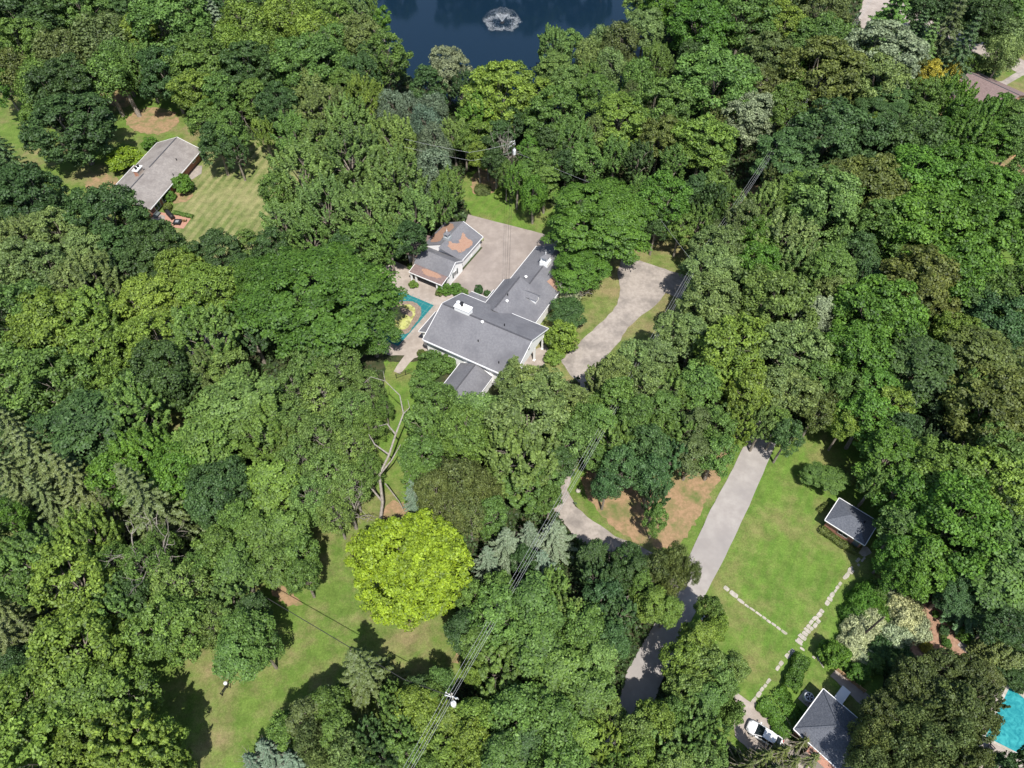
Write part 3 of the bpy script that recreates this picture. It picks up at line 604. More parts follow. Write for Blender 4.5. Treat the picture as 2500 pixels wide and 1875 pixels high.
# --- brown-roofed house at the upper right
A3 = at(2366,176,4.4); an3 = math.radians(-53.6)
TH = empty('house', (A3[0], A3[1], 0), an3); tag(TH, 'house with a long brown shingle roof near the street in the upper right corner', 'house')
b = MB(); gable_prism(b, .6, 13.6, -6.5, 5.0, 2.6, 4.25, 0); b.build('wall', M['brick'], TH)
b = MB(); b.slab([(0,-7,2.5),(14,-7,2.5),(14,0,4.4),(0,0,4.4)], .15); b.slab([(0,0,4.4),(14,0,4.4),(14,5.5,2.7),(0,5.5,2.7)], .15)
b.slab([(2.5,-12,2.4),(6,-12,3.3),(6,-6.5,3.3),(2.5,-6.5,2.4)], .12); b.slab([(15.2,-12.5,2.3),(20,-12.5,2.6),(20,-6.0,3.4),(15.2,-6.0,3.2)], .12); b.build('roof', M['roof_brown'], TH)
b = MB(); b.box(3,6,-11.5,-6.5,0,2.4); b.box(15.6,19.6,-12,-6.3,0,2.3); b.build('wall', M['siding_grey'], TH)
b = MB(); b.beam((0,-.0,4.43),(14,0,4.43),.25,.06); b.beam((-.04,0,4.3),(-.04,-7,2.4),.1,.16); b.build('ridge_cap', M['ridge'], TH)
# --- house whose grey roof shows through the trees on the left
A4 = at(410,745,4.2); SH = empty('house', (A4[0], A4[1], 0), math.radians(-50)); tag(SH, 'house with grey roof glimpsed through a gap in the trees left of the feathery tree', 'house')
b = MB(); gable_prism(b, .5, 13.5, -4.3, 4.3, 2.5, 4.0, 0); b.build('wall', M['white'], SH)
b = MB(); roof_cell(b, 0, 14, -5, 5, 2.6, 4.3, 0); b.build('roof', M['roof_grey'], SH)

# ---------------------------------------------------------------- small things
# covered swimming pool: cover with straps, sagging middle full of algae and leaves
PL = empty('swimming_pool', (HO[0], HO[1], 0), U); tag(PL, 'swimming pool under a teal cover with a yellow algae puddle beside the white house', 'pool')
b = MB(); b.slab([(-15,-.3,.09),(-5.9,-.3,.09),(-5.9,11.87,.09),(-15,11.87,.09)], .03); b.build('cover', M['cover'], PL)
b = MB()
for i in range(6): x = -14.1+i*1.52; b.box(x-.03,x+.03,-.9,12.4,.093,.1)
for j in range(8): y = .7+j*1.5; b.box(-15.6,-5.35,y-.03,y+.03,.101,.107)
b.build('strap', M['seam'], PL)
def blob(name, px, z, m_, amp, par):
    pts = []
    for p in px:
        q = np.array(at(*p))-HO; pts.append((q@uu, q@vv))
    pp = wob(smooth_poly(pts, 2), amp, .35); v = [Vector((x, y, z)) for x, y in pp]; tr = tessellate_polygon([v])
    me = bpy.data.meshes.new(name); me.from_pydata([tuple(p) for p in v], [], [tuple(t) for t in tr]); me.materials.append(m_); me.update()
    for p in me.polygons:
        if p.normal.z < 0: p.flip()
    return link(bpy.data.objects.new(name, me), par)
blob('debris', [(955,745),(975,737),(1000,735),(1022,742),(1030,758),(1025,778),(1010,795),(1000,812),(985,818),(960,810),(940,790),(940,760)], .115, M['debris'], .12, PL)
blob('algae_water', [(958,752),(980,745),(1000,744),(1014,752),(1015,768),(1006,782),(998,800),(984,808),(962,798),(950,775)], .13, M['algae'], .1, PL)
blob('debris', [(975,752),(990,752),(1010,764),(1006,776),(990,770),(978,764)], .138, M['debris'], .1, PL)
# open pool lower right
b = MB(); P2 = [at(2400,1800), at(2462,1672), at(2560,1752), at(2500,1850)]
PW = empty('swimming_pool', (*at(2480,1760), 0)); tag(PW, 'bright turquoise open swimming pool at the lower right edge', 'pool')
o_ = PW.location; b.slab([(p[0]-o_[0], p[1]-o_[1], .09) for p in P2][::-1], .05); b.build('water', M['pool'], PW)
for i in range(4):
    p, q = P2[i], P2[(i+1)%4]; b = MB(); b.beam((p[0]-o_[0],p[1]-o_[1],.11),(q[0]-o_[0],q[1]-o_[1],.11),.35,.08)
    b.build('coping', M['stone'], PW)
# patio set in the shade by the open pool
q = at(2415,1830); chair('patio_chair', *q, .05, .6, 'dark patio chair nearest the turquoise pool', 'dark chairs by the turquoise pool', 'dark')
q = at(2428,1848); chair('patio_chair', *q, .05, 2.2, 'dark patio chair at the lower side of the glass table by the pool', 'dark chairs by the turquoise pool', 'dark')
q = at(2440,1862); t_ = empty('patio_table', (*q, .05)); tag(t_, 'low glass-topped patio table between the dark chairs by the turquoise pool', 'table')
b = MB(); b.lathe([(.02,.42),(.6,.421),(.6,.45),(.02,.451)], 16); b.build('table_top', M['glass'], t_)
for a in range(3): b = MB(); b.tube([(.1*math.cos(a*2.1),.1*math.sin(a*2.1),.42),(.45*math.cos(a*2.1),.45*math.sin(a*2.1),0)], .03, 6); b.build('leg', M['dark'], t_)
# air conditioner
AC = empty('air_conditioner', (*at(1970,1706), 0), an2); tag(AC, 'grey outdoor air conditioner with round fan on the grass beside the lower right house', 'air conditioner')
b = MB(); b.box(-.85,.85,-.85,.85,0,.1); b.build('base', M['stone'], AC)
b = MB(); b.lathe([(.62,.1),(.66,.2),(.66,.95),(.5,1.02)], 8); b.build('casing', M['gutter'], AC)
b = MB(); b.lathe([(.45,1.03),(.48,1.05),(.02,1.06)], 20); b.build('grille', M['dark'], AC)
b = MB()
for k in range(5): a = k*2*math.pi/5; b.slab([(.06*math.cos(a),.06*math.sin(a),1.1),(.42*math.cos(a-.2),.42*math.sin(a-.2),1.1),(.42*math.cos(a+.3),.42*math.sin(a+.3),1.1)], .02)
b.lathe([(.1,1.07),(.1,1.13),(.01,1.14)], 10); b.build('fan', M['gutter'], AC)
# white cabinet
WB = empty('utility_box', (*at(2050,1702), 0), an2); tag(WB, 'low white utility box against the upper side of the lower right house', 'box')
b = MB(); b.box(-1.15,1.15,-.55,.55,0,.8); b.build('cabinet', M['can'], WB); b = MB(); b.box(-1.2,1.2,-.6,.6,.802,.87); b.build('lid', M['trim'], WB)
# car on the drive
def make_car(x, y, rz):
    c = empty('parked_car', (x, y, .06), rz); tag(c, 'white car with dark windscreen parked on the short drive at the bottom', 'car')
    # cross sections along the length: x, half width, sill z, shoulder z
    st = [(-2.28,.55,.42,.62),(-2.22,.74,.30,.78),(-1.95,.86,.24,.90),(-1.3,.90,.22,.95),(-.3,.91,.22,.96),(.8,.91,.22,.95),(1.4,.90,.22,.90),(1.9,.84,.25,.80),(2.2,.70,.32,.68),(2.3,.48,.42,.58)]
    b = MB(); n = 14; vs = []
    for (X, hw, z0, z1) in st:
        for k in range(n):
            a = math.pi*2*k/n; ca, sa = math.cos(a), math.sin(a)
            yy = hw*np.sign(ca)*abs(ca)**.45; zz = (z0+z1)/2+(z1-z0)/2*np.sign(sa)*abs(sa)**.6
            vs.append((X, yy, zz))
    m_ = len(st); fs = [(i*n+k, (i+1)*n+k, (i+1)*n+(k+1)%n, i*n+(k+1)%n) for i in range(m_-1) for k in range(n)]+[tuple(range(n)), tuple(range(m_*n-1, (m_-1)*n-1, -1))]
    b.add(vs, fs); body = b.build('body', M['carpaint'], c, smooth=True)
    # glasshouse
    lo = [(-1.95,.78,.93),(1.15,.80,.93)]; hi = [(-1.35,.60,1.40),(.30,.62,1.43)]
    b = MB(); b.add([(-1.98,-.76,.90),(1.2,-.80,.90),(1.2,.80,.90),(-1.98,.76,.90),(-1.30,-.60,1.38),(.25,-.63,1.40),(.25,.63,1.40),(-1.30,.60,1.38)], [(0,1,5,4),(1,2,6,5),(2,3,7,6),(3,0,4,7),(4,5,6,7)])
    b.build('windows', M['glass'], c)
    b = MB(); b.slab([(-1.32,-.60,1.42),(-.5,-.66,1.47),(.28,-.63,1.44),(.28,.63,1.44),(-.5,.66,1.47),(-1.32,.60,1.42)], .05); b.build('car_roof', M['carpaint'], c)
    b = MB()
    for s in (-1, 1):
        b.beam((.24,s*.62,1.41),(1.22,s*.79,.93),.08,.06); b.beam((-.55,s*.655,1.42),(-.5,s*.82,.93),.07,.05); b.beam((-1.3,s*.6,1.39),(-1.98,s*.75,.92),.12,.07)
    b.build('window_pillars', M['carpaint'], c)
    for X in (-1.4, 1.42):
        for s in (-1, 1):
            w_ = MB(); w_.tube([(X,s*.74,.33),(X,s*.925,.33)], .33, 20); w = w_.build('wheel', M['tyre'], c); w_ = MB(); w_.tube([(X,s*.92,.33),(X,s*.94,.33)], .2, 12); w_.build('rim', M['gutter'], w)
    for s in (-1, 1):
        b = MB(); b.box(.85,1.02,s*.88,s*1.06,.93,1.05) if s > 0 else b.box(.85,1.02,-1.06,-.88,.93,1.05); b.build('wing_mirror', M['carpaint'], c)
        b = MB(); b.slab([(2.0,s*.5,.80),(2.22,s*.45,.72),(2.1,s*.74,.72),(1.86,s*.80,.79)] if s > 0 else [(1.86,s*.80,.79),(2.1,s*.74,.72),(2.22,s*.45,.72),(2.0,s*.5,.80)], .1); b.build('headlight', M['grey'], c)
        b = MB(); b.box(-2.3,-2.2,min(s*.45,s*.72),max(s*.45,s*.72),.66,.78); b.build('tail_light', M['tail'], c)
M['carpaint'] = mat('white_car_paint', (.80,.80,.80), rough=.18, spec=.6); M['tyre'] = mat('tyre', (.025,.025,.025), rough=.8); M['tail'] = mat('tail_light', (.4,.02,.02), rough=.3)
make_car(*at(1863,1797), math.radians(146))
# utility poles and wires
def pole(x, y, h, label, dark=False, arm=None, can=True, rot=0.0):
    p = empty('utility_pole', (x, y, 0), rot); tag(p, label, 'pole')
    b = MB(); b.tube([(0,0,0),(0,0,h)], [.17,.12], 10); b.build('post', M['pole_dark' if dark else 'pole'], p)
    if arm:
        b = MB(); b.box(-arm/2,arm/2,-.22,-.12,h-.35,h-.22); a_ = b.build('crossarm', M['pole'], p)
        for k in (-1, -.35, .35, 1):
            b = MB(); b.lathe([(.06,h-.218),(.09,h-.1),(.05,h),(.02,h+.02)], 8, (k*(arm/2-.1),-.17,0)); b.build('insulator', M['can'], a_)
    if can:
        b = MB(); b.lathe([(.05,h-3.2),(.34,h-3.18),(.36,h-2.2),(.3,h-2.02),(.05,h-1.95)], 14, (.35,-.42,0)); t = b.build('transformer', M['can'], p, smooth=False)
        for k in (-.12,.12):
            b = MB(); b.lathe([(.04,h-1.95),(.08,h-1.8),(.03,h-1.55)], 8, (.35+k,-.42,0)); b.build('bushing', M['can'], t)
        b = MB(); b.tube([(-.1,-.1,h-1.2),(-.75,-.3,h-1.0),(-.8,-.32,h-1.5)], .05, 6); b.tube([(.1,-.1,h-.9),(.7,.1,h-.75),(.75,.12,h-1.3)], .06, 6); b.build('cutout_switch', M['can'], p)
    return p
PA = np.array(at(1098,1693,10.8)); line_dir = np.array(at(1440,1120,10.8))-PA; ld = line_dir/np.linalg.norm(line_dir); la = math.atan2(ld[1], ld[0])
pole(PA[0]+.25, PA[1]-.1, 11, 'weathered pole with pale transformer and crossarm rising from the trees at the bottom', arm=1.6, rot=la-math.pi/2)
PB = at(1250,462); pole(PB[0], PB[1], 12.5, 'slim pole with white transformer at the edge of the wood above the forecourt', dark=True, arm=1.2, rot=.4)
PD = at(2100,1556); pole(PD[0], PD[1], 8.0, 'bare dark pole standing in the pale bush right of the flagstone path', dark=True, can=False)
def wire(name, pts, rad, m_, label, sag=.0, group=None):
    out = []
    for i in range(len(pts)-1):
        p, q = np.array(pts[i], float), np.array(pts[i+1], float); k = 16
        for j in range(k+(i == len(pts)-2)):
            t = j/k; r_ = p+(q-p)*t; r_[2] -= sag*4*t*(1-t); out.append(tuple(r_))
    b = MB(); b.tube(out, rad, 5); o = b.build(name, m_); tag(o, label, 'wire', group); return o
nn = np.array([-ld[1], ld[0]])
W0 = np.array(at(950,1950,10.8)); W1 = np.array(at(1700,640,10.8)); W2_ = np.array(at(1862,404,10.8)); W3 = np.array(at(2125,0,10.8))
p2_ = W1
pole(W1[0], W1[1], 11, 'pole carrying the overhead wires in the gap of the wood right of the driveway', arm=1.6, can=False, rot=la-math.pi/2)
for k, (off, nm) in enumerate(((-.42,'leftmost'),(0,'middle'),(.36,'right of middle'),(.6,'rightmost'))):
    pts = [(*(W0+nn*-off), 10.9), (*(PA+nn*-off), 10.9), (*(W1+nn*-off), 10.9), (*(W2_+nn*-off), 11.2), (*(W3+nn*-off), 11.5)]
    wire('power_line', pts, .013, M['wire'], f'overhead wire from the bottom pole to the upper right, {nm} of four', .5, 'four wires along the pole line')
wire('power_line', [(PA[0],PA[1],9.6),(*at(985,1658,8.6),8.6),(*at(845,1575,8.0),8.0),(*at(640,1453,7.4),7.4)], .05, M['wire_dark'], 'dark cable crossing the lower lawn from the bottom pole towards the upper left')
wire('power_line', [(PB[0],PB[1],11),(*at(1236,690,6.3),6.3)], .022, M['wire_dark'], 'left one of the two thin wires over the forecourt to the white house', .3)
wire('power_line', [(PB[0]+.4,PB[1],11.3),(*at(1242,690,6.3),6.3)], .022, M['wire_dark'], 'right one of the two thin wires over the forecourt to the white house', .3)
wire('power_line', [(PB[0],PB[1],11.9),(*at(1145,372,11.5),11.5),(*at(950,330,11.5),11.5)], .018, M['wire'], 'upper wire from the forecourt pole into the wood on its left', .2)
wire('power_line', [(PB[0],PB[1],9.6),(*at(1150,392,9.5),9.5),(*at(950,350,9.5),9.5)], .018, M['wire'], 'lower wire from the forecourt pole into the wood on its left', .2)
wire('power_line', [(PB[0],PB[1],10),(*at(1590,505,9.5),9.5),(W1[0],W1[1],10)], .014, M['wire'], 'wire from the forecourt pole across the wood to the pole line on the right', .1)
# garden lamp and rail at the lower left lawn edge
GL = empty('garden_lamp', (*at(563,1679), 0)); tag(GL, 'white globe lamp on a short dark post at the lower left lawn edge', 'lamp')
b = MB(); b.tube([(0,0,0),(0,0,1.9)], .05, 8); b.build('post', M['dark'], GL)
b = MB(); b.lathe([(.02,1.85),(.2,1.95),(.27,2.15),(.22,2.36),(.02,2.45)], 12); b.build('globe', M['trim'], GL, smooth=True)
b = MB(); p = at(544,1698); q = at(580,1642)
for dz in (.5, 1.0): b.beam((*p,dz),(*q,dz),.07,.08)
for t in (0,.33,.66,1): x, y = p[0]+(q[0]-p[0])*t, p[1]+(q[1]-p[1])*t; b.box(x-.06,x+.06,y-.06,y+.06,0,1.1)
tag(b.build('rail_fence', M['dark']), 'short dark rail next to the white garden lamp', 'fence')
# fences
def fence(name, pts, h, label, m_='dark', gap=.14, post=1.8, world=False):
    P_ = [np.array(p if world else at(*p)) for p in pts]; r = empty(name, (*P_[0], 0)); tag(r, label, 'fence'); o0 = P_[0]
    b = MB(); c = MB()
    for i in range(len(P_)-1):
        p, q = P_[i]-o0, P_[i+1]-o0; T = np.linalg.norm(q-p); d = (q-p)/T
        for z in (.15, h-.12): b.beam((*p,z),(*q,z),.04,.05)
        for k in range(int(T/gap)):
            x, y = p+d*(k*gap); c.box(x-.012,x+.012,y-.012,y+.012,.1,h-.05)
        for k in range(int(T/post)+1):
            x, y = p+d*min(T, k*post); pb = MB(); pb.box(x-.05,x+.05,y-.05,y+.05,0,h+.05); pb.build('post', M[m_], r)
    b.build('rail', M[m_], r); c.build('picket', M[m_], r)
fence('metal_fence', [loc(-3.6,17.9), loc(-1.0,16.6), loc(.2,16.6)], 1.2, 'black metal fence between the hedge and the paved forecourt', world=True)
fence('metal_fence', [(968,924),(1008,909)], 1.3, 'short dark metal fence across the grass below the pool terrace')
fence('metal_fence', [(2235,1440),(2285,1480),(2348,1518)], 1.5, 'black metal fence along the upper edge of the mulch bed')
b = MB(); p = at(2040,1636); q = at(2108,1690)
for z in (.2,.5,.8): b.beam((*p,z),(*q,z),.08,.14)
for t in np.linspace(0,1,6): x, y = p[0]+(q[0]-p[0])*t, p[1]+(q[1]-p[1])*t; b.box(x-.07,x+.07,y-.07,y+.07,0,.95)
tag(b.build('timber_fence', M['wood']), 'low brown timber fence beside the concrete strip above the lower right house', 'fence')
# white ball on post and bench by the conical evergreens
LB = empty('garden_lamp', (*at(2452,1577), 0)); tag(LB, 'white ball lamp behind the golden conical evergreens at the right', 'lamp')
b = MB(); b.tube([(0,0,0),(0,0,2.2)], .05, 8); b.build('post', M['dark'], LB); b = MB(); b.lathe([(.02,2.1),(.25,2.25),(.3,2.45),(.22,2.65),(.02,2.72)], 12); b.build('globe', M['trim'], LB, smooth=True)
# mailbox at the lane
MX = empty('mailbox', (*at(1712,1516), 0), .9); tag(MX, 'pale mailbox on a post at the right edge of the lane', 'mailbox')
b = MB(); b.box(-.05,.05,-.05,.05,0,1.05); b.build('post', M['wood'], MX); b = MB(); b.tube([(-.32,0,1.2),(.32,0,1.2)], .16, 10); b.build('box', M['can'], MX)
# boulder at the drive
b = MB(); b.lathe([(.01,-.1),(.35,0),(.42,.2),(.3,.42),(.02,.5)], 9); tag(b.build('boulder', M['stone'], None, (*at(1411,1200),.05), True), 'pale round boulder on the bare ground under the overhead wires', 'rock')
# fountain on the pond
FT = empty('fountain', (*at(1226,56), .02)); tag(FT, 'fountain throwing a white ring of spray on the dark pond', 'fountain')
b = MB(); b.lathe([(.02,-.1),(.7,-.08),(.7,.12),(.3,.2),(.12,.45),(.02,.46)], 16); b.build('float', M['dark'], FT)
def drops(name, P_, s, material, par, kind=None):
    n = len(P_); th = R.uniform(0, 6.28, (n, 3)); t = R.normal(size=(n,3)); t /= np.linalg.norm(t, axis=1)[:,None]
    u_ = R.normal(size=(n,3)); u_ -= t*(t*u_).sum(1)[:,None]; u_ /= np.linalg.norm(u_, axis=1)[:,None]; s = np.broadcast_to(s, n)[:,None]
    V = np.stack([P_-t*s, P_+u_*s*.7, P_+t*s, P_-u_*s*.7], 1).reshape(-1,3)
    o = raw_mesh(name, V, material, None); link(o, par)
    if kind: o['kind'] = kind
    return o
def raw_mesh(name, V, material, var):
    n = len(V)//4; me = bpy.data.meshes.new(name)
    me.vertices.add(4*n); me.vertices.foreach_set('co', V.astype(np.float32).ravel())
    me.loops.add(4*n); me.loops.foreach_set('vertex_index', np.arange(4*n, dtype=np.int32))
    me.polygons.add(n); me.polygons.foreach_set('loop_start', np.arange(0, 4*n, 4, dtype=np.int32)); me.polygons.foreach_set('loop_total', np.full(n, 4, np.int32))
    if var is not None:
        a = me.attributes.new('var', 'FLOAT', 'FACE'); a.data.foreach_set('value', var.astype(np.float32))
    me.materials.append(material); me.update(calc_edges=True); me.validate()
    return bpy.data.objects.new(name, me)
# V-shaped inner jet, outer arcs and the ring where the water falls back
n = 9000; ph = R.uniform(0, 6.283, n); tt_ = R.uniform(0, 1, n)
inner = np.stack([np.cos(ph)*tt_*2.0, np.sin(ph)*tt_*2.0, .4+tt_*2.6], 1)[:2600]; inner += R.normal(0, .07, inner.shape)
n2 = 9000; ph = R.uniform(0, 6.283, n2); tq = R.uniform(.15, 1, n2); jet = np.round(ph/6.283*44)/44*6.283; ph = jet+R.normal(0, .03, n2); rad = 5.2*(1+.08*np.sin(ph*5)+.05*np.sin(ph*11+1))
outer = np.stack([np.cos(ph)*tq*rad, np.sin(ph)*tq*rad, .4+2.9*tq*4*(1-tq)*.92], 1)+R.normal(0, .06, (n2, 3)); outer = outer[R.random(n2) < (.45+.55*np.abs(tq-.5)*2)]
n3 = 4600; ph = R.uniform(0, 6.283, n3); rr2 = 5.2*(1+.10*np.sin(ph*5)+.08*np.sin(ph*11+1)+.05*np.sin(ph*23))*(1-np.abs(R.normal(0, .2, n3))); ring = np.stack([np.cos(ph)*rr2, np.sin(ph)*rr2, np.abs(R.normal(0, .22, n3))], 1)
drops('jet', inner, .04, M['foam'], FT, 'stuff'); drops('spray', outer, .03, M['foam'], FT, 'stuff'); drops('splash_ring', ring, R.uniform(.03, .10, n3), M['foam'], FT, 'stuff')
# ---------------------------------------------------------------- foliage
UP = np.array([0,0,1.0])
def unit(v): return v/(np.linalg.norm(v, axis=-1, keepdims=True)+1e-9)
def leaves_V(P_, Nn, s, rng, asp=.62):
    """one four-cornered leaf spray per point, lying across Nn"""
    n = len(P_); t = unit(np.cross(Nn, rng.normal(size=(n,3)))); u_ = np.cross(unit(Nn), t); s = np.broadcast_to(s, n)[:,None]
    bend = unit(Nn)*s*.25
    return np.stack([P_-t*s-bend*.5, P_+u_*s*asp+bend*.3, P_+t*s-bend*.5, P_-u_*s*asp+bend*.3], 1).reshape(-1,3)
def sph(n, rng, zmin=-1):
    z = rng.uniform(zmin, 1, n); a = rng.uniform(0, 2*math.pi, n); r_ = np.sqrt(1-z*z); return np.stack([r_*np.cos(a), r_*np.sin(a), z], 1)
def crown_points(r, rv, rng, nl, clr, per, ls, style, core=.5, kt=.80):
    """lobes on an ellipsoid, clumps on the lobes, leaves on the clumps"""
    # big lobes
    lob = []; 
    for d in sph(nl*6, rng, -.75):
        c = d*np.array([r, r, rv])*rng.uniform(.44, .56)
        if all(np.linalg.norm((c-q)/np.array([r,r,rv])) > .37 for q, _ in lob): lob.append((c, rng.uniform(.30, .43)))
        if len(lob) >= nl: break
    lob.append((np.array([0,0,rv*.1]), core))
    C = []; Cn = []
    sc = np.array([r, r, rv])
    for c, lr in lob:
        m_ = int(2.6*math.pi*(lr*r)**2/(clr*clr)*.60)+4
        d = sph(m_, rng, -.5); p = c+d*sc*lr*rng.uniform(.72, 1.16, (m_,1))
        keep = np.ones(m_, bool)
        for c2, l2 in lob:
            if c2 is c: continue
            keep &= np.linalg.norm((p-c2)/sc, axis=1) > l2*kt
        C.append(p[keep]); Cn.append(d[keep])
    C = np.concatenate(C); Cn = np.concatenate(Cn)
    PP = []; NN = []; VV = []
    for c, cn in zip(C, Cn):
        k = int(per*rng.uniform(.6, 1.3)); q_ = rng.uniform(.55, 1.25); k = max(10, int(k*q_*q_)); rr_ = clr*q_; tone = rng.normal(0, .11)
        if style == 'spiky':
            ax = unit(cn*.5+UP*1.0+rng.normal(0,.22,3)+np.array([.25,.1,0])); t = rng.random(k)**.8; ln = rr_*1.9
            w_ = rr_*.5*(1-t*.75)[:,None]; off = rng.normal(size=(k,3)); off -= ax*(off@ax)[:,None]; off = unit(off)
            p = c+ax*(t*ln-.5*ln)[:,None]+off*w_*rng.uniform(.5,1.1,(k,1)); nn_ = unit(off*.8+ax*.5+UP*.25+rng.normal(0,.35,(k,3)))
        elif style == 'droop':
            d = sph(k, rng, -.2); p = c+d*np.array([1,1,.6])*rr_*.8; p[:,2] -= rng.random(k)**1.3*rr_*1.8; nn_ = unit(d*np.array([1,1,.2])+cn*.4+UP*.3+rng.normal(0,.35,(k,3)))
        elif style == 'flat':
            d = sph(k, rng, -.1); p = c+d*np.array([1.15,1.15,.34])*rr_*rng.uniform(.5,1,(k,1)); nn_ = unit(d*.4+UP*.9+cn*.25+rng.normal(0,.45,(k,3)))
        else:
            d = unit(sph(k, rng, -.6)+cn*.75+UP*.25); p = c+d*np.array([1,1,.75])*rr_*rng.uniform(.55,1.18,(k,1)); nn_ = unit(d*.75+UP*.35+rng.normal(0,.5,(k,3)))
        PP.append(p); NN.append(nn_); VV.append(np.clip(.5+tone+rng.normal(0,.2,k), 0, 1))
    return np.concatenate(PP), np.concatenate(NN), np.concatenate(VV), C, lob
def limb_mesh(name, h_c, r, rv, lob, C, rng, tr, twigs, bark):
    """trunk from the ground, a limb to each lobe, branches to some of the clumps"""
    b = MB(); hub = np.array([rng.normal(0,.15), rng.normal(0,.15), h_c-rv*.55])
    b.tube([(0,0,-.2),(hub[0]*.4,hub[1]*.4,hub[2]*.5),tuple(hub),(hub[0]*.6,hub[1]*.6,h_c+rv*.25)], [tr*1.25,tr,tr*.75,tr*.25], 7)
    off = np.array([0,0,h_c])
    for c, lr in lob[:-1]:
        e = c*.9+off; mid = (hub+e)/2+rng.normal(0, .25, 3); b.tube([tuple(hub),tuple(mid),tuple(e)], [tr*.45,tr*.3,tr*.12], 5)
        near = C[np.argsort(np.linalg.norm(C-c, axis=1))[:max(1, twigs)]]
        for q in near:
            e2 = q*1.03+off; b.tube([tuple(mid*.3+e*.7), tuple((e+e2)/2+rng.normal(0,.15,3)), tuple(e2)], [tr*.14,tr*.1,tr*.05], 4, cap=False)
    o = b.build(name, bark); me = o.data; bpy.data.objects.remove(o); return me
PROTO = {}
def add_proto(kind, r, rv, hc, crown_o, trunk_me): PROTO.setdefault(kind, []).append(dict(r=r, rv=rv, hc=hc, cm=crown_o.data, tm=trunk_me)); bpy.data.objects.remove(crown_o)
def round_proto(kind, r, rv, hc, nl, clr, per, ls, style='round', seed=0, twigs=2, material=None, bark=None, keep=1.0, tr=None, core=.5, kt=.80):
    rng = np.random.default_rng(seed); P_, Nn, V, C, lob = crown_points(r, rv, rng, nl, clr, per, ls, style, core, kt)
    if keep < 1: k = rng.random(len(P_)) < keep; P_, Nn, V = P_[k], Nn[k], V[k]
    s = ls*rng.uniform(.65, 1.3, len(P_)); o = raw_mesh('crown', leaves_V(P_, Nn, s, rng), material or LEAF, V)
    add_proto(kind, r, rv, hc, o, limb_mesh('trunk', hc, r, rv, lob, C, rng, tr or .12+r*.035, twigs, bark or BARK))
    return len(P_)
cnt = 0
for i in range(4): cnt += round_proto('r', 3.6, 5.0, 7.9, 9, .80, 92, .165, ['round','round','flat','spiky'][i], seed=20+i)
for i in range(4): cnt += round_proto('r', 6.0, 6.6, 9.4, 13, 1.05, 108, .21, ['round','round','flat','spiky'][i], seed=40+i)
for i in range(2): cnt += round_proto('r', 9.0, 8.0, 10.2, 18, 1.35, 130, .27, seed=60+i)
for i in range(2): cnt += round_proto('m', 4.5, 5.6, 8.6, 9, .85, 88, .185, 'spiky', seed=80+i)
for i in range(2): cnt += round_proto('m', 7.5, 7.2, 9.8, 15, 1.15, 104, .24, 'spiky', seed=90+i)
for i in range(2): cnt += round_proto('f', 5.0, 4.8, 7.6, 10, .8, 150, .12, 'flat', seed=100+i)
cnt += round_proto('f', 10.0, 5.4, 9.4, 22, 1.0, 170, .17, 'flat', seed=110, twigs=3)
for i in range(2): cnt += round_proto('w', 5.0, 6.4, 9.2, 10, 1.0, 90, .2, 'droop', seed=120+i)
for i in range(2): cnt += round_proto('s', 4.5, 5.0, 8.6, 11, .85, 80, .165, seed=130+i, twigs=6, bark=DEADW, keep=.8)
cnt += round_proto('l', 8.0, 5.6, 8.2, 24, .72, 75, .18, seed=140, core=.74, kt=.62)
for i in range(2): cnt += round_proto('b', 2.0, 1.5, 1.35, 8, .42, 70, .115, seed=150+i, tr=.06)
for i in range(2): cnt += round_proto('u', 3.2, 1.9, 1.5, 10, .5, 90, .13, 'droop', seed=155+i, tr=.06)
def spruce(kind, h, r, seed, ls=.2, dens=1.0, material=None, puff=False, droop=.25):
    rng = np.random.default_rng(seed); P_ = []; Nn = []; V = []; b = MB(); b.tube([(0,0,-.2),(0,0,h*.5),(0,0,h)], [.24,.15,.03], 7)
    z = h*.10; lv = 0
    while z < h*.985:
        f = 1-(z/h); rad = r*(f**.85)*rng.uniform(.85, 1.1)+.12; nb = max(4, int(6+5*f)); a0 = rng.uniform(0, 6.28)
        for k in range(nb):
            a = a0+2*math.pi*k/nb+rng.normal(0,.12); L_b = rad*rng.uniform(.78,1.15); d = np.array([math.cos(a), math.sin(a), 0]); sd = np.array([-d[1], d[0], 0])
            m_ = int(max(6, L_b*30*dens)); t = rng.random(m_)**.75
            wdt = (.12+.16*L_b*.42)*np.sin(np.clip(t,.05,1)*math.pi*.92)+.04; s_ = rng.uniform(-1,1,m_)*wdt
            zz = z+.32*L_b*(t-.15)*(.6 if puff else 1.0)-droop*L_b*t*t*1.6-np.abs(s_)*.5
            p = d*(t*L_b)[:,None]+sd*s_[:,None]; p[:,2] = zz+rng.normal(0,.05,m_)
            nn_ = unit(UP*.8+d*.35+sd*(np.sign(s_)*.45)[:,None]+rng.normal(0,.35,(m_,3)))
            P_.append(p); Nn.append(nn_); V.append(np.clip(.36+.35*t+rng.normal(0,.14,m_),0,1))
            if k % 3 == 0: b.tube([(0,0,z),(d[0]*L_b*.5,d[1]*L_b*.5,z+.16*L_b*.4-droop*L_b*.2),(d[0]*L_b*.9,d[1]*L_b*.9,z+.25*L_b-droop*L_b*1.3)], [.035,.02,.006], 4, cap=False)
        z += h*.046*(1+.6*f); lv += 1
    P_ = np.concatenate(P_); P_[:,2] -= h*.5; o = raw_mesh('crown', leaves_V(P_, np.concatenate(Nn), ls*rng.uniform(.7,1.3,len(P_)), rng, .42), material or NEEDLE, np.concatenate(V))
    tm = b.build('trunk', BARK); me = tm.data; bpy.data.objects.remove(tm); add_proto(kind, r, h*.5, h*.5, o, me); return len(P_)
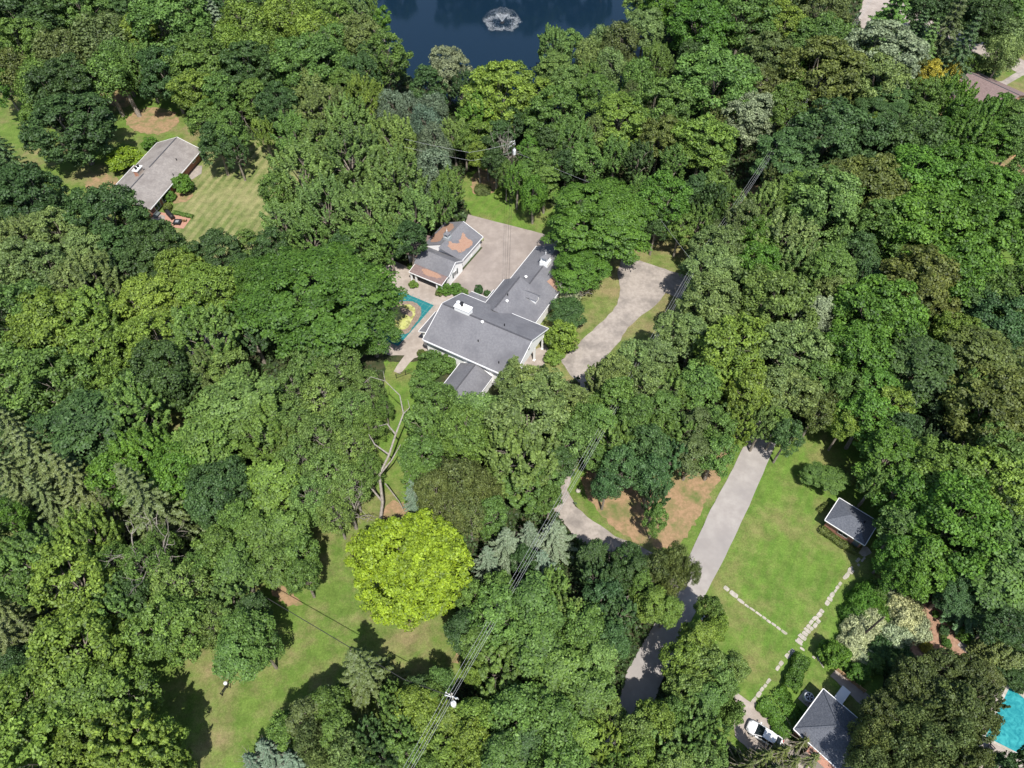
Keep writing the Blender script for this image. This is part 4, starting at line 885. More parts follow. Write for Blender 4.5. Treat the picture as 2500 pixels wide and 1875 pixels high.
for i in range(2): cnt += spruce('c', 15, 4.0, 200+i, .15, 2.2)
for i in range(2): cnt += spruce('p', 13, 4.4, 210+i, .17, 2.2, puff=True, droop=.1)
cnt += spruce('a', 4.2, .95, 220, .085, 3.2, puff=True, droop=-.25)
def dead_proto(kind, h, r, seed, n1=6, tr=.28):
    rng = np.random.default_rng(seed); b = MB()
    def grow(p, d, ln, rad, dep):
        pts = [p]; q = p.copy(); dd = d.copy()
        for _ in range(3): dd = unit(dd+rng.normal(0,.2,3)); q = q+dd*ln/3; pts.append(q.copy())
        b.tube([tuple(x) for x in pts], [rad,rad*.82,rad*.65,rad*.45], 5 if dep else 7, cap=False)
        if dep >= 4: return
        for k in range(3 if dep < 3 else 2): grow(pts[rng.integers(2,4)], unit(dd+rng.normal(0,.62,3)+UP*.12), ln*rng.uniform(.5,.78), rad*.5, dep+1)
    b.tube([(0,0,-.2),(0,0,h*.35)], [tr*1.2,tr], 8)
    for k in range(n1):
        a = 6.28*k/n1+rng.normal(0,.3); grow(np.array([0,0,h*.33]), unit(np.array([math.cos(a)*.75, math.sin(a)*.75, 1.0])), h*.36, tr*.55, 1)
    o = b.build('branches', DEADW); me = o.data; bpy.data.objects.remove(o); return me
DEAD = [dead_proto('d', 9, 3, 300+i) for i in range(2)]
print('leaf cards in prototypes', cnt)

COL = dict(M=(.105,.200,.036), D=(.052,.110,.026), Y=(.150,.245,.034), K=(.085,.200,.022), G=(.150,.225,.062), W=(.220,.265,.140), O=(.115,.155,.032), L=(.185,.300,.018),
           T=(.060,.135,.038), B=(.130,.190,.115), P=(.40,.45,.25), A=(.34,.34,.04), F=(.065,.150,.016), E=(.075,.105,.022), N=(.108,.150,.040), I=(.135,.230,.050))
CW = dict(M='mid green', D='dark green', Y='yellowish green', K='vivid green', G='pale grey-green', W='silvery white-green', O='olive', L='lime yellow', T='deep bluish green',
          B='blue-grey', P='cream-green', A='golden', F='deep green', E='dark olive', N='brownish green', I='fresh light green')
KN = dict(r=('broadleaf_tree','tree','broadleaf tree'), m=('maple_tree','tree','brushy maple'), f=('feathery_tree','tree','feathery tree'), w=('drooping_tree','tree','drooping tree'),
          s=('sparse_tree','tree','bare-twigged tree'), l=('broadleaf_tree','tree','dense round tree'), c=('spruce_tree','conifer','spruce'), p=('pine_tree','conifer','soft pine'),
          b=('shrub','shrub','shrub'), u=('arching_shrub','shrub','arching shrub'), a=('conical_evergreen','shrub','conical evergreen'))
HT0 = {}
NAME2 = {('r','D'): ('dark_leaved_tree','tree'), ('r','T'): ('dark_leaved_tree','tree'), ('r','O'): ('olive_leaved_tree','tree'), ('r','N'): ('olive_leaved_tree','tree'), ('r','E'): ('olive_leaved_tree','tree'), ('r','W'): ('silver_leaved_tree','tree'), ('r','G'): ('silver_leaved_tree','tree')}  # names split broadleaf trees by leaf tint only; no species identified
PLACED = []
LINE = None
def near_line(x, y, rm):
    P0, P1 = np.array(W0), np.array(W1); d = (P1-P0)/np.linalg.norm(P1-P0); q = np.array([x, y])-P0; return abs(q[0]*d[1]-q[1]*d[0]) < rm*.9+.5
def plant(px, py, r, col, kind, hf=1.0, label=None, group=None, rz=None, jit=True):
    """a tree whose crown centre shows at px, py with radius r (photo pixels)"""
    ps = PROTO[kind]
    if kind in 'rmws': r *= .94
    # real radius, refined with the height of the crown
    zc = 9.0
    for _ in range(4):
        d = dist(px, py, zc); rm = r*d/FPX
        best = sorted(ps, key=lambda q: abs(math.log(q['r']/rm))); q0 = best[0]; cand = [q for q in ps if abs(q['r']-q0['r']) < .01]
        s = rm/q0['r']
        if kind in 'bua': sz = s*hf
        elif kind in 'cp': sz = (s**.6)*hf
        elif kind == 'l': sz = hf
        else: sz = hf*(s**.35)
        zc = q0['hc']*sz
        if 600 < py < 1080 and kind in 'rmws' and near_line(*at(px, py, zc), rm): sz = max(sz, 14.5/(q0['hc']+q0['rv'])); zc = q0['hc']*sz
        if (1570 < py or 1290 < py < 1400 or 1085 < py < 1260) and kind not in 'bua' and near_line(*at(px, py, zc), rm):
            top = 9.4 if py > 1290 else 9.8
            if (q0['hc']+q0['rv'])*sz > top: sz = top/(q0['hc']+q0['rv']); zc = q0['hc']*sz
    q0 = cand[int(R.integers(len(cand)))]
    x, y = at(px, py, zc); kn = NAME2.get((kind, col), KN[kind])
    rot = float(R.uniform(0, 6.283)) if rz is None else rz; t = empty(kn[0], (x, y, 0), rot)
    c = COL[col]; j = R.uniform(.88, 1.14); j2 = R.uniform(.92, 1.08) if jit else 1
    cc = (c[0]*j*j2, c[1]*j, c[2]*j/j2, 1)
    cr = bpy.data.objects.new('foliage' if kind in 'bua' else 'crown', q0['cm']); cr.color = cc; cr.location = (0,0,zc); cr.scale = (s, s*R.uniform(.93,1.07), sz); link(cr, t)
    tr = bpy.data.objects.new('stems' if kind in 'bu' else 'trunk', q0['tm']); tr.scale = (s if kind not in 'cp' else 1, s if kind not in 'cp' else 1, sz); link(tr, t)
    tag(t, label, kn[1], group); PLACED.append([t, px, py, col, kind, x, y, rm, label is not None]); return t

REG = []
def region(phrase, txt):
    """rows: px py radius colour kind height-factor"""
    rows = []
    for ln in txt.strip().split(';'):
        f = ln.split()
        if not f: continue
        t = plant(float(f[0]), float(f[1]), float(f[2]), f[3], f[4] if len(f) > 4 else 'r', float(f[5]) if len(f) > 5 else 1.0)
        rows.append((t, float(f[0]), float(f[1]), f[3], f[4] if len(f) > 4 else 'r'))
    ORD = 'first second third fourth fifth sixth seventh eighth ninth tenth eleventh twelfth thirteenth fourteenth fifteenth sixteenth seventeenth eighteenth nineteenth twentieth twenty-first twenty-second twenty-third twenty-fourth twenty-fifth twenty-sixth twenty-seventh twenty-eighth twenty-ninth thirtieth'.split()
    keys = {}
    for r_ in rows: keys.setdefault((r_[3], r_[4]), []).append(r_)
    for (c, k), g in keys.items():
        g.sort(key=lambda q: q[1]); nm = f'{CW[c]} {KN[k][2]}'
        for i, q in enumerate(g):
            if len(g) == 1: lb = f'the only {nm} {phrase}'
            elif i == 0: lb = f'leftmost {nm} {phrase}'
            elif i == len(g)-1: lb = f'rightmost {nm} {phrase}'
            else: lb = f'{nm}, {ORD[i]} from the left {phrase}'
            q[0]['label'] = lb
            q[0]['group'] = {'tree':'trees ','conifer':'conifers ','shrub':'shrubs '}[q[0]['category']]+phrase
# ---------------------------------------------------------------- every tree the photo shows
region('in the upper left wood', '''
63 43 91 D;199 27 65 M;60 125 60 M;20 95 35 M;145 125 60 N w;105 205 55 M w;35 180 55 O w;15 215 38 K;160 220 74 D;250 90 75 N w;255 185 65 M w;330 90 55 Y;350 165 50 M;413 58 92 M;
315 25 45 D;290 150 45 M w;414 189 66 D;75 285 28 M b''')
region('behind the ranch house', '''
482 172 86 M;520 50 48 B p;480 232 55 Y;545 240 52 M;608 184 71 D;545 190 40 Y;600 60 62 Y w;560 100 45 Y w;640 120 58 Y w;690 40 60 Y w;770 80 62 Y w;759 167 92 M;745 30 45 Y w;735 185 30 B p;
560 325 50 M;528 350 44 D;575 372 32 D;645 325 32 Y;680 265 50 D;620 245 42 M;500 300 40 M;640 15 45 D;560 10 50 T''')
region('on the left bank of the pond', '''
823 45 50 M;868 35 42 G m;932 50 24 K;905 18 24 M;878 100 58 G;940 150 68 M;825 110 50 M;880 190 55 D;905 160 45 D;845 225 50 M''')
region('left of the forecourt', '''
790 265 75 G m;760 210 55 G m;720 330 60 M m;895 255 62 Y m;850 300 70 I m;960 270 45 B w;1000 270 45 B w;850 390 95 I m;960 345 75 I m;1040 310 48 B w;1060 350 45 B w;740 430 85 I m;960 440 95 I m;1060 420 62 B w;
1090 460 50 M m;900 520 90 I m;1010 525 72 I m;800 510 80 I m;700 545 70 I m;760 585 60 M m;880 600 55 M;1000 590 48 D;950 590 50 M m;660 610 50 D;1075 500 45 M m;840 610 45 D;780 340 60 I m;680 470 45 M''')
region('between pond and forecourt', '''
1093 178 58 W;1050 210 45 D;1130 215 40 D;1197 200 38 T;1260 190 30 I;1220 244 96 Y;1060 265 42 B w;1166 290 55 K;1320 235 45 Y;1352 299 82 M;1351 120 48 I;1390 115 34 I;1355 175 50 I;1330 190 30 I;
1379 216 48 I;1432 140 38 G w;1436 190 40 M;1456 235 48 M;1480 270 40 D;1400 350 55 M;1514 299 77 Y;1500 380 45 M;1290 375 32 K s;1255 310 40 D;1220 340 38 D;1170 335 42 Y;1136 345 34 M;1109 330 40 I m;
1340 360 45 D;1170 385 30 Y;1210 405 34 D;1190 370 35 D;1330 420 38 M;1430 400 50 M;1380 410 38 D;1560 390 45 D;1300 400 35 M;1262 440 38 K;1302 470 42 K w;1330 450 38 M;1290 430 30 M;1450 330 40 G w;
1236 430 26 M''')
region('on the right bank of the pond', '''
1470 110 38 G w;1514 110 55 N w;1490 170 45 G w;1571 80 52 G;1610 25 52 K;1560 15 34 I;1600 160 48 M;1555 195 48 M w;1607 283 87 M;1540 240 30 N s;1610 345 55 O;1615 499 73 K;1560 470 40 M;1640 400 45 M;
1600 555 36 D''')
region('in the upper right wood', '''
1708 77 85 K;1687 20 67 T;1814 56 86 M;1900 70 58 Y;1999 28 72 N;1999 193 105 O;2008 117 76 M;1960 150 42 I;1690 160 52 D;1744 213 107 M;1866 160 72 N;1860 215 45 N s;1829 287 62 W;1746 285 42 N;
1714 354 78 Y;1728 355 64 M;2144 153 99 W;2131 205 78 G;1917 276 69 M;1925 200 45 K;2171 250 60 T f;2130 290 50 T f;2014 349 105 T;2110 367 83 T;1914 380 73 T;2086 365 22 Y b 5;2175 300 48 T f''')
region('near the upper right street', '''
2171 55 62 K p 1.3;2267 20 48 D;2235 90 40 D p;2310 80 48 E c 1.3;2340 140 45 D c 1.2;2252 130 42 M c;2402 58 52 D;2340 30 45 D;2460 25 50 M;2468 88 45 G w;2450 130 42 G w;2376 160 32 M r .55;2425 175 16 D b;2267 190 30 A;
2321 183 24 A;2235 170 34 N;2285 225 34 Y;2326 255 48 K;2252 247 45 M;2395 300 50 K;2340 300 45 K;2445 268 30 K;2356 350 62 K;2300 330 42 K f;2480 300 45 M;2472 350 55 M;2240 300 40 M;2502 275 30 D;
2420 350 50 K''')
region('on the upper right side', '''
2215 370 89 D;2121 479 100 O;2229 463 98 K;2321 427 76 K;2383 484 83 K;2490 430 45 M;1889 436 38 O;2009 513 101 I;2055 444 52 N;1930 470 45 M;1866 509 58 I;1958 501 58 Y;2270 564 119 K;2408 588 102 K;
2170 565 76 M;1804 560 62 N;1770 620 60 G;1727 600 45 G;1850 590 62 K;1916 604 85 G;2094 617 48 T;1708 540 42 M;1660 560 35 M;1746 463 45 M;1700 470 42 D;1740 520 45 D b 2;1780 500 40 M;2473 500 64 D''')
region('right of the driveway', '''
1732 669 73 G;1843 660 65 K;1939 650 60 I;2022 659 69 M;2113 680 45 T;2229 708 100 O;2330 676 100 K;2462 739 87 M;2364 727 65 D;1734 751 83 G;1884 756 108 I;1800 700 45 D;1985 780 62 W;2020 730 48 G;
2137 785 111 K;2210 750 60 N;2325 831 62 Y;2421 793 72 T;1640 820 50 G;1690 825 58 G;1784 862 104 Y;1927 871 88 G;2010 870 55 M;2092 871 85 K;2230 895 98 D;2395 885 92 O;2380 860 55 M;1740 890 50 D''')
region('where the lane enters the wood', '''
1640 950 62 M;1708 947 65 M;1770 930 60 Y;1830 960 68 Y;1890 950 58 G;1939 960 60 G;1980 930 50 M;1804 1035 52 Y;1860 1040 45 I;1746 1040 55 M;1700 1040 50 N;1745 1110 52 M;1900 1040 40 M;1690 1110 52 N;
1660 1060 50 M;1920 1070 42 T;1990 1010 45 O;2113 1024 62 K;2160 990 55 Y;2132 947 55 K;2070 960 48 M;2060 1040 38 Y;2190 1060 52 D;2200 980 45 M;1640 1120 50 T;2020 990 30 E''')
region('right of the brick hut', '''
2413 1010 106 O;2368 987 64 M;2300 980 48 D;2171 1121 72 K;2140 1180 45 M;2230 1150 55 D;2297 1161 86 Y;2433 1118 78 M;2438 1192 89 Y;2209 1220 65 K;2200 1290 55 M;2325 1291 119 K;2445 1374 107 M;2248 1380 62 K;
2364 1400 62 K;2460 1420 60 T p;2400 1460 65 T p;2325 1440 55 T f;2180 1350 40 K;2190 1400 35 K;2440 1520 45 D;2230 1420 40 K;2250 1080 36 D''')
region('below the ranch house', '''
8 375 46 D c 1.1;20 440 40 D;85 495 80 D;20 545 50 D;268 540 88 D;392 608 64 D;330 600 45 D;530 618 58 D;470 640 34 M;612 600 34 M;150 580 62 G;60 590 55 G;200 620 55 G;40 660 70 G;
120 670 70 G;216 699 83 G;290 610 48 D;347 645 48 D;300 660 45 D;425 665 50 Y;470 665 40 Y;515 715 74 Y;356 744 72 Y;49 798 99 M;135 816 100 Y;223 788 84 Y;250 857 80 Y;510 827 94 M;
480 770 34 K;390 836 72 Y;397 916 88 D;560 900 50 I;440 690 30 Y;600 660 35 D;614 812 64 D;10 500 40 D''')
region('on the left at mid height', '''
43 955 94 M;143 944 96 M;250 950 58 Y;332 1014 93 M;207 1051 102 D;510 900 52 G m;600 930 55 I m;591 1003 108 I;511 1080 97 M;645 1063 80 M;354 1121 80 K;290 1176 64 K;451 1150 80 K;539 1204 84 T;
667 1186 74 Y;590 1270 50 M''')
region('near the left edge', '''
50 1060 62 N c;100 1120 72 N c;30 1160 50 N c;190 1180 75 N c;360 1225 88 N c 1.1;280 1240 40 E c;120 1220 50 N c;25 1270 42 K;10 1350 40 G b 3;77 1385 92 M;218 1319 75 Y;182 1429 95 Y;290 1380 48 M s;20 1500 48 N c;
40 1570 62 N c;100 1550 40 N c;276 1494 74 M;300 1450 45 D;15 1640 38 N c''')
region('left of the lower lawn', '''
366 1390 62 M s;400 1330 40 M s;440 1440 70 I s;500 1390 50 M s;540 1340 56 M;579 1390 60 M;640 1310 60 M;700 1300 62 M;730 1360 55 M;680 1380 55 M;740 1410 45 M;559 1480 60 I;520 1520 55 I s;600 1540 62 M;
579 1600 60 M;640 1590 48 M;420 1532 89 M;340 1460 45 D;620 1490 40 D''')
region('in the bottom left corner', '''
195 1603 104 Y;294 1715 81 Y;191 1708 89 Y;60 1680 58 M;82 1753 91 Y;331 1827 99 Y;390 1820 58 Y;96 1848 107 Y;234 1852 89 Y;400 1880 55 Y;440 1860 36 Y;60 1620 40 D''')
region('by the tall dead tree', '''
760 890 55 I s;830 900 60 I s;900 950 45 I s;720 950 55 I s;790 980 66 I s;860 1010 58 I s;720 1040 60 I s;790 1070 66 I s;860 1100 58 I s;900 1040 45 M s;730 1130 60 I s;800 1160 62 I s;860 1190 52 I s;760 1220 56 I s;
820 1260 48 I s;900 1150 40 M s;700 1080 40 I s;940 1000 25 M s''')
region('below the white house', '''
1052 892 36 M b 1.3;1092 890 26 M b 1.3;1030 940 32 M;1068 985 58 M;1040 1040 60 M;1030 1110 62 M;1010 1150 50 M;1132 1066 80 M;1165 1015 71 I;1248 950 46 G;1290 940 55 G;1340 960 60 G;1287 1030 110 G;1400 990 52 G;
1265 1125 104 I;1400 1080 58 I;1420 1030 50 M;1128 1170 72 N w;1060 1200 55 N w;1180 1200 52 N w;1302 1187 95 M;1100 1250 50 N s;1147 1260 52 N s;1200 1260 45 M;1340 1220 34 M;1370 1130 42 D;1470 940 55 G;1440 1010 45 M;
1500 920 50 G;1550 890 55 G;1600 880 52 G;1580 950 60 G;1500 980 58 M;1460 1040 50 M;1550 1020 60 M;1610 1000 55 M;1500 1080 62 M;1580 1090 62 T;1620 1060 45 M;1520 1150 60 T;1590 1160 58 T;1600 1220 40 D;
1480 1190 42 T;1600 1270 30 M;1460 1120 36 M;1255 905 26 G''')
region('right of the lime tree', '''
1236 1335 62 B p;1290 1310 48 B p;1352 1310 62 B p;1190 1370 46 B p;1320 1380 52 B p;1010 1205 38 B p;1280 1370 34 D;1448 1360 42 D;1460 1410 45 D;1530 1360 36 D;1552 1395 44 D;1500 1420 38 D;1301 1483 82 M;1220 1440 46 M;
1350 1440 52 M;1211 1505 76 M;1390 1500 52 I;1147 1460 42 M;1128 1540 48 D;1160 1570 46 M;1470 1460 52 T;1510 1500 55 T;1490 1560 50 T;1428 1537 64 M;1224 1636 92 M;1316 1580 81 M;1456 1610 56 I;1364 1645 78 M;
1160 1640 36 Y;1434 1701 71 M;1350 1758 75 M;1262 1740 74 M;1160 1750 50 Y;1480 1740 42 I;1100 1760 46 Y;1150 1810 54 Y;1223 1847 71 M;1280 1820 54 T;1420 1800 54 Y;1480 1820 52 Y;1080 1830 54 Y;1150 1880 48 Y;
1360 1875 71 M''')
region('left of the bottom pole', '''
885 1640 86 E c 1.0;660 1835 50 B p;620 1860 36 B p;700 1780 40 M;750 1750 55 N;800 1720 48 M;760 1810 50 N w;820 1790 50 M;850 1840 60 G w;900 1800 46 D;720 1860 46 B p;790 1870 46 G w;960 1730 48 M;1010 1720 50 Y;
1040 1770 50 Y;980 1790 50 M;930 1850 52 D;1000 1850 52 M;1020 1680 32 D;1060 1700 32 M;1050 1880 44 M;885 1880 45 M;960 1690 30 M;1080 1660 34 M''')
region('beside the lower lane', '''
1600 1385 48 N w;1650 1370 46 N w;1640 1420 38 N w;1560 1430 34 M;1590 1474 45 Y;1630 1490 38 Y;1690 1400 22 N w;1730 1490 34 M;1750 1530 30 Y;1700 1560 48 Y;1660 1610 50 Y;1710 1620 52 I;1750 1650 48 I;1790 1630 34 I;
1670 1680 48 I;1720 1710 48 M;1640 1740 42 M;1690 1760 50 I;1600 1760 52 Y;1560 1790 50 I;1620 1820 54 I;1690 1820 52 M;1740 1800 45 M;1550 1850 52 Y;1640 1880 52 I;1720 1870 50 I;1780 1745 28 I b 3;1500 1870 45 M;
1770 1690 30 M''')
region('in the lower right garden', '''
2112 1460 40 K u 1.2;2078 1500 27 K u;2100 1500 34 K u;2135 1450 38 M u;2150 1490 34 K u;2036 1594 34 K b 1.3;2095 1640 26 K b;2130 1620 24 M b;2209 1500 48 P u 1.2;2180 1460 36 P u;2240 1530 38 P u;2190 1550 40 P u;2150 1580 36 T u;2100 1540 42 P u;
2080 1575 34 P u;2130 1515 36 P u;2110 1600 28 P u;2170 1610 36 T u;2200 1590 30 T u;2356 1551 18 K b;2262 1583 14 A b;2305 1540 11 T b;2303 1556 7 M b;2312 1570 11 K b;2285 1500 8 K b;2320 1518 8 M b;2235 1655 48 E r .8;2300 1640 46 E r .8;
2210 1700 48 E r .8;2270 1695 52 E r .8;2340 1640 46 E r .8;2395 1655 40 E r .8;2330 1730 56 E;2390 1710 46 E;2260 1750 50 E;2380 1770 40 E;2150 1740 42 E;2200 1760 50 N w;2130 1800 48 N w;2190 1830 56 N w;2260 1820 56 N w;2320 1800 48 N w;
2120 1870 50 N w;2230 1890 50 N w;2320 1860 50 E;2370 1860 34 E;2440 1880 34 D;2490 1860 30 D;1860 1852 36 O p;1905 1838 30 O p;1820 1872 34 E p;1960 1812 22 O p .7;1930 1862 28 O p;1985 1850 22 O p .7;1880 1885 34 E p''')
region('on the right hand lawn', '''
1990 1158 30 M f .5;2030 1172 40 M f .5;2085 1160 30 O f .5''')
for q, (x, y, r_) in enumerate(((2398,1572,17),(2412,1588,17),(2432,1580,18),(2448,1600,19),(2420,1610,17),(2465,1615,18),(2486,1612,18),(2388,1598,15))):
    pass
region('in the row by the open pool', '''
2392 1575 15 O a;2408 1592 15 O a;2426 1580 16 O a;2442 1598 17 O a;2460 1612 17 O a;2484 1608 17 O a;2415 1612 15 O a;2470 1650 22 D b;2490 1665 22 D b;2450 1640 20 D b''')
plant(1010, 1385, 146, 'L', 'l', 1.0, 'large lime-yellow round tree glowing at the top of the lower lawn')
plant(180, 318, 100, 'D', 'r', .82, 'very dark dense round tree standing on the lawn left of the ranch house')
plant(770, 738, 212, 'F', 'f', 1.1, 'huge deep green feathery-leaved tree hanging over the covered pool')
plant(1455, 535, 152, 'K', 'f', 1.05, 'wide vivid green feathery tree between the forecourt and the drive')
plant(1422, 655, 74, 'K', 'f', .8, 'lower feathery tree with bare grey twigs by the cupola of the white house')
plant(640, 700, 70, 'F', 'f', 1.2, 'left side companion of the huge feathery tree'); plant(905, 805, 78, 'F', 'f', .9, 'small feathery tree at the lower end of the covered pool')
plant(1385, 762, 54, 'D', 'r', .42, 'dark green bushy tree beside the front door of the white house')
plant(1374, 824, 42, 'Y', 'b', 1.5, 'small lime green tree right of the white gable')
plant(1352, 872, 26, 'Y', 'b', .8, 'yellow-green bush in front of the white gable porch')
plant(300, 392, 38, 'L', 'b', .75, 'yellow spreading little tree at the far corner of the ranch house')
plant(368, 349, 18, 'K', 'b', 1, 'green shrub behind the ranch house roof')
plant(444, 449, 25, 'K', 'b', 1.1, 'clipped round bush halfway along the front of the ranch house')
plant(415, 479, 14, 'K', 'b', 1, 'smaller clipped round bush near the patio end of the ranch house')
plant(1010, 694, 13, 'Y', 'b', .9, 'low clipped bush at the left post of the pool house porch')
plant(1087, 706, 20, 'K', 'b', .8, 'green bush at the right corner of the pool house porch'); plant(1112, 706, 18, 'K', 'b', .8, 'green bush in the middle of the bed by the pool house'); plant(1132, 715, 13, 'M', 'b', .8, 'green bush nearest the black metal fence by the forecourt')
plant(1072, 715, 12, 'O', 'b', .7, 'dull yellow low bush at the left end of the pool house bed')
plant(1168, 708, 12, 'T', 'b', 1.5, 'slim dark shrub at the corner of the forecourt and the white house'); plant(1190, 716, 9, 'T', 'b', 1.2, 'small dark shrub tight against the white house wing')
plant(1028, 862, 11, 'O', 'b', .7, 'low yellowish bush at the left corner of the white house')
plant(1160, 572, 11, 'P', 'b', .6, 'white-flowering bush at the far gable of the garage, nearer the roof'); plant(1172, 583, 10, 'P', 'b', .6, 'white-flowering bush at the far gable of the garage, nearer the forecourt')
plant(1008, 650, 13, 'M', 'b', .8, 'green shrub beside the grey side wall of the pool house')
plant(1250, 862, 10, 'M', 'b', .5, 'small shrub near the hidden front corner of the white house')
plant(1395, 722, 26, 'P', 'b', 1.6, 'shrub with cream flowers on top between the dormer and the drive')
plant(1178, 462, 24, 'N', 'u', .6, 'pale brownish weeds beside the bare patch above the forecourt lawn'); plant(1222, 470, 20, 'Y', 'b', .8, 'yellow-green shrub at the foot of the forecourt pole')
plant(598, 288, 22, 'N', 'b', 1, 'half-dead brownish shrub at the wood edge above the striped lawn')
# hedges: clipped long leafy bodies
def hedge(pts, wid, h, col, label, n=2600, ls=.10):
    P_ = [np.array(p) for p in pts]; o0 = P_[0]; rng = np.random.default_rng(len(PLACED)+n); L_ = []; Nn = []
    seg = [np.linalg.norm(P_[i+1]-P_[i]) for i in range(len(P_)-1)]; T = sum(seg)
    t = rng.uniform(0, T, n); a = rng.uniform(-.35, math.pi+.35, n); X = np.zeros((n,3)); D_ = np.zeros((n,3)); acc = 0
    for i, sg in enumerate(seg):
        k = (t >= acc) & (t <= acc+sg); d = (P_[i+1]-P_[i])/sg; s_ = np.array([-d[1], d[0]])
        ca, sa = np.cos(a[k]), np.sin(a[k]); w_ = wid/2*(1+.12*np.sin(t[k]*2.1)+.07*np.sin(t[k]*5.3))*np.sign(ca)*np.abs(ca)**.6; z_ = h*.5+h*.5*np.sign(sa)*np.abs(sa)**.6*(1+.06*np.sin(t[k]*3.1))
        base = P_[i]-o0+d*(t[k]-acc)[:,None]; X[k,:2] = base+s_*w_[:,None]; X[k,2] = z_; D_[k,:2] = s_*ca[:,None]; D_[k,2] = sa; acc += sg
    X += rng.normal(0, .05, X.shape); o = raw_mesh('hedge', leaves_V(X, unit(D_+rng.normal(0,.45,D_.shape)), ls*rng.uniform(.7,1.3,n), rng), LEAF, np.clip(.5+rng.normal(0,.22,n)+.1*np.sin(t*3),0,1))
    o.location = (*o0, 0); o.color = (*COL[col], 1); link(o); tag(o, label, 'hedge')
hedge([at(2001,1294), at(2048,1328), at(2091,1352)], 1.1, .9, 'O', 'clipped olive hedge along the front wall of the brick hut', 3600, .09)
hedge([at(1996,1252), at(2018,1232)], .6, .7, 'O', 'short thin hedge in the shadow at the left wall of the brick hut', 500, .09)
hedge([rl(18.2,.9), rl(20.0,1.6)], 1.4, 1.2, 'O', 'clipped yellowish hedge between the ranch house window and the barbecue', 1400, .12)
hedge([rl(20.0,3.0), rl(20.4,8.0)], .8, .7, 'M', 'low green hedge along the upper edge of the brick patio', 1400, .12)
hedge([at(1956,1606), at(1940,1645), at(1924,1686)], 2.0, 1.3, 'F', 'loose green hedge beside the lower flagstone path', 4200, .11)
hedge([at(1876,1700), at(1900,1730), at(1925,1768), at(1940,1795)], 4.6, .8, 'K', 'broad ground-hugging bed of green shrubs between the drive and the lower right house', 7000, .11)
# bare and dead wood
def dead(px, py, sc, label, k=0, z=0, rz=None, tilt=0.0, h=None):
    o = bpy.data.objects.new('dead_tree', DEAD[k]); o.location = (*at(px, py), z); o.rotation_euler = (tilt, 0, R.uniform(0,6) if rz is None else rz); o.scale = (sc, sc, h or sc); link(o); tag(o, label, 'dead tree'); return o
dead(1525, 1440, .95, 'bleached leafless dead tree standing above the dark shrubs left of the lane', 0)
b = MB()
def limb(pts, r0, r1): q = [(*at(x, y, z), z) for x, y, z in pts]; b.tube(q, list(np.linspace(r0, r1, len(q))), 7)
limb([(925,1300,0),(934,1225,4),(926,1160,7),(950,1110,9),(966,1060,10.5),(985,1010,12),(976,965,13),(955,945,13.5)], .26, .05)
limb([(926,1160,7),(955,1125,8),(978,1085,9)], .16, .05); limb([(966,1060,10.5),(945,1035,11.5),(925,1040,12)], .14, .04); limb([(950,1110,9),(915,1085,10.5),(900,1060,11)], .15, .04)
limb([(985,1010,12),(1000,995,12.5),(995,975,13)], .08, .03); limb([(934,1225,4),(905,1190,6),(890,1175,7)], .18, .05); limb([(940,1180,6),(975,1225,3),(985,1245,2)], .1, .04); limb([(976,965,13),(940,930,13.5),(905,920,13.5),(890,935,13)], .07, .03); limb([(940,930,13.5),(935,905,14)], .05, .02)
tag(b.build('dead_tree', DEADW), 'tall crooked grey dead tree beside the grass strip left of the white house', 'dead tree')
dead(598, 320, .9, 'grey leafless shrub above the striped lawn', 0)
dead(1228, 455, 1.0, 'thin bare grey tree next to the pole above the forecourt', 1, h=1.5)
dead(1395, 745, .75, 'small bare grey tree poking out under the feathery tree beside the white house', 1)
dead(415, 1420, 1.2, 'bare-twigged dying tree standing up through the crowns on the lower left', 0, h=1.7)
dead(870, 1290, .9, 'bare grey branches hanging over the top of the lower lawn', 1, h=1.2)
dead(805, 210, .9, 'broken pale dead tree in the wood left of the pond', 1, h=1.6)
# leaning trunk seen on the bare patch
b = MB(); p = at(341,284); b.tube([(0,0,-.2),(-1.0,1.0,5),(-2.2,1.8,11)], [.6,.45,.32], 9); b.tube([(-1.3,1.2,7),(-3.2,2.0,11)], [.22,.14], 7); lt = b.build('bare_trunk', BARK, None, (*p, 0)); tag(lt, 'thick leaning trunk rising from the bare patch above the ranch house', 'tree trunk')
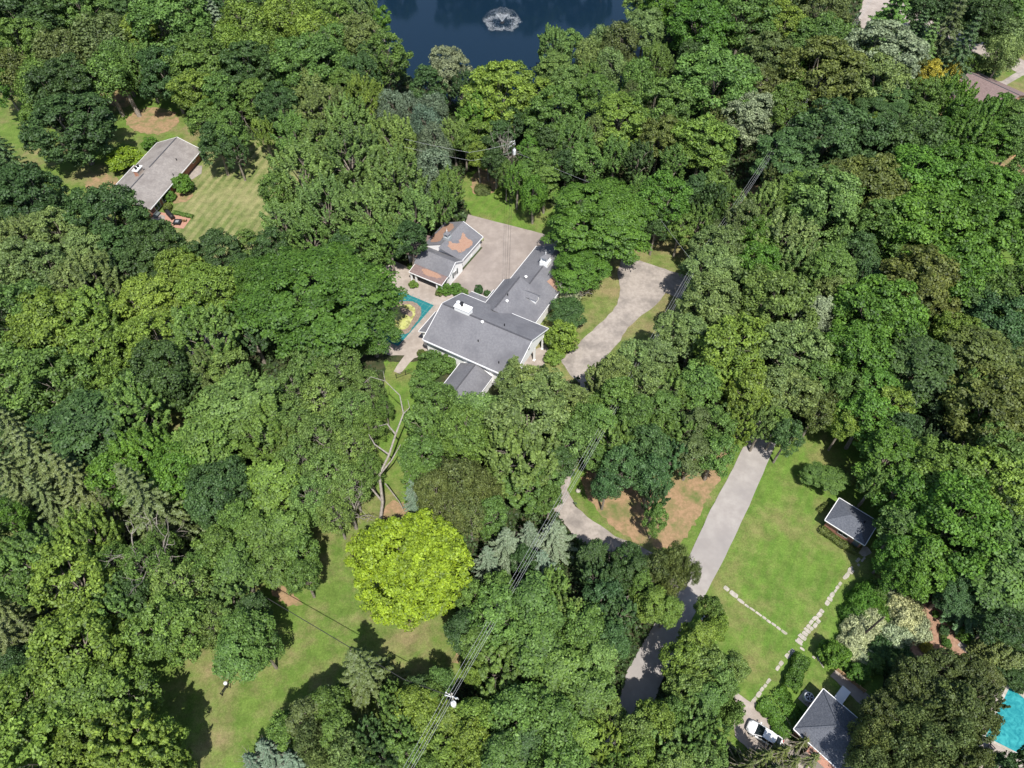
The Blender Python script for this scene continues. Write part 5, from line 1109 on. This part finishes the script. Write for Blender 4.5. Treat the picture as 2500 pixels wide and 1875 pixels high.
# trees on the far shore, beyond the frame, mirrored in the water
for k, (x, y, rm) in enumerate(((-38,252,6),(-20,247,7),(-12,246,7),(-4,242,7.5),(5,243,7.5),(13,248,5),(21,244,6.5),(29,246,5),(44,247,6),(55,252,7),(-52,256,8),(68,254,7))):
    q0 = [q for q in PROTO['r'] if q['r'] > 5][k % 4]; t = empty('broadleaf_tree', (x,y,0), k); s = rm/q0['r']
    cr = bpy.data.objects.new('crown', q0['cm']); cr.color = (*COL['D'],1); cr.location = (0,0,q0['hc']*1.05); cr.scale = (s,s,1.05); link(cr, t)
    tr = bpy.data.objects.new('trunk', q0['tm']); tr.scale = (s,s,1.05); link(tr, t); tag(t, 'dark green tree on the far shore, seen only as a reflection in the pond', 'tree', 'trees mirrored in the pond')
# ---------------------------------------------------------------- undergrowth, uncountable
def undergrowth():
    rng = np.random.default_rng(77); n = 330000
    px = rng.uniform(-60, 2560, n); py = rng.uniform(-30, 1960, n)
    x = (px-1250)/FPX; y = -(py-937.5)/FPX; dx, dy, dz = x, cp+y*sp, -sp+y*cp; t = -CAM_H/dz; X = np.stack([dx*t, dy*t], 1)
    keep = np.ones(n, bool)
    for poly in OPEN: keep &= ~inpoly(X, poly)
    for o, W_, D_, ang in ((HO,18.5,34,U),):
        q = X-o; a = q@uu; b_ = q@vv; keep &= ~((a > -17) & (a < 18.5) & (b_ > -6.5) & (b_ < 34))
    X = X[keep]; n = len(X); sc = np.sqrt((X**2).sum(1)+CAM_H**2)/110
    g = np.sin(X[:,0]*.45+np.sin(X[:,1]*.31)*2)*np.sin(X[:,1]*.38+np.sin(X[:,0]*.27)*2); h = np.clip(.9+1.1*g, .1, 2.4)
    Z = h*rng.uniform(.25, 1, n)**.6; P_ = np.concatenate([X, Z[:,None]], 1)
    V = leaves_V(P_, unit(UP*.8+rng.normal(0,.6,(n,3))), .26*sc*rng.uniform(.6,1.4,n), rng)
    o = raw_mesh('undergrowth', V, LEAF, np.clip(.45+rng.normal(0,.22,n)+.15*g,0,1)); o.color = (.055,.105,.026,1); link(o); o['kind'] = 'stuff'
undergrowth()
print('trees', len(PLACED), 'labels unique', len(set(p[0].get('label') for p in PLACED)))
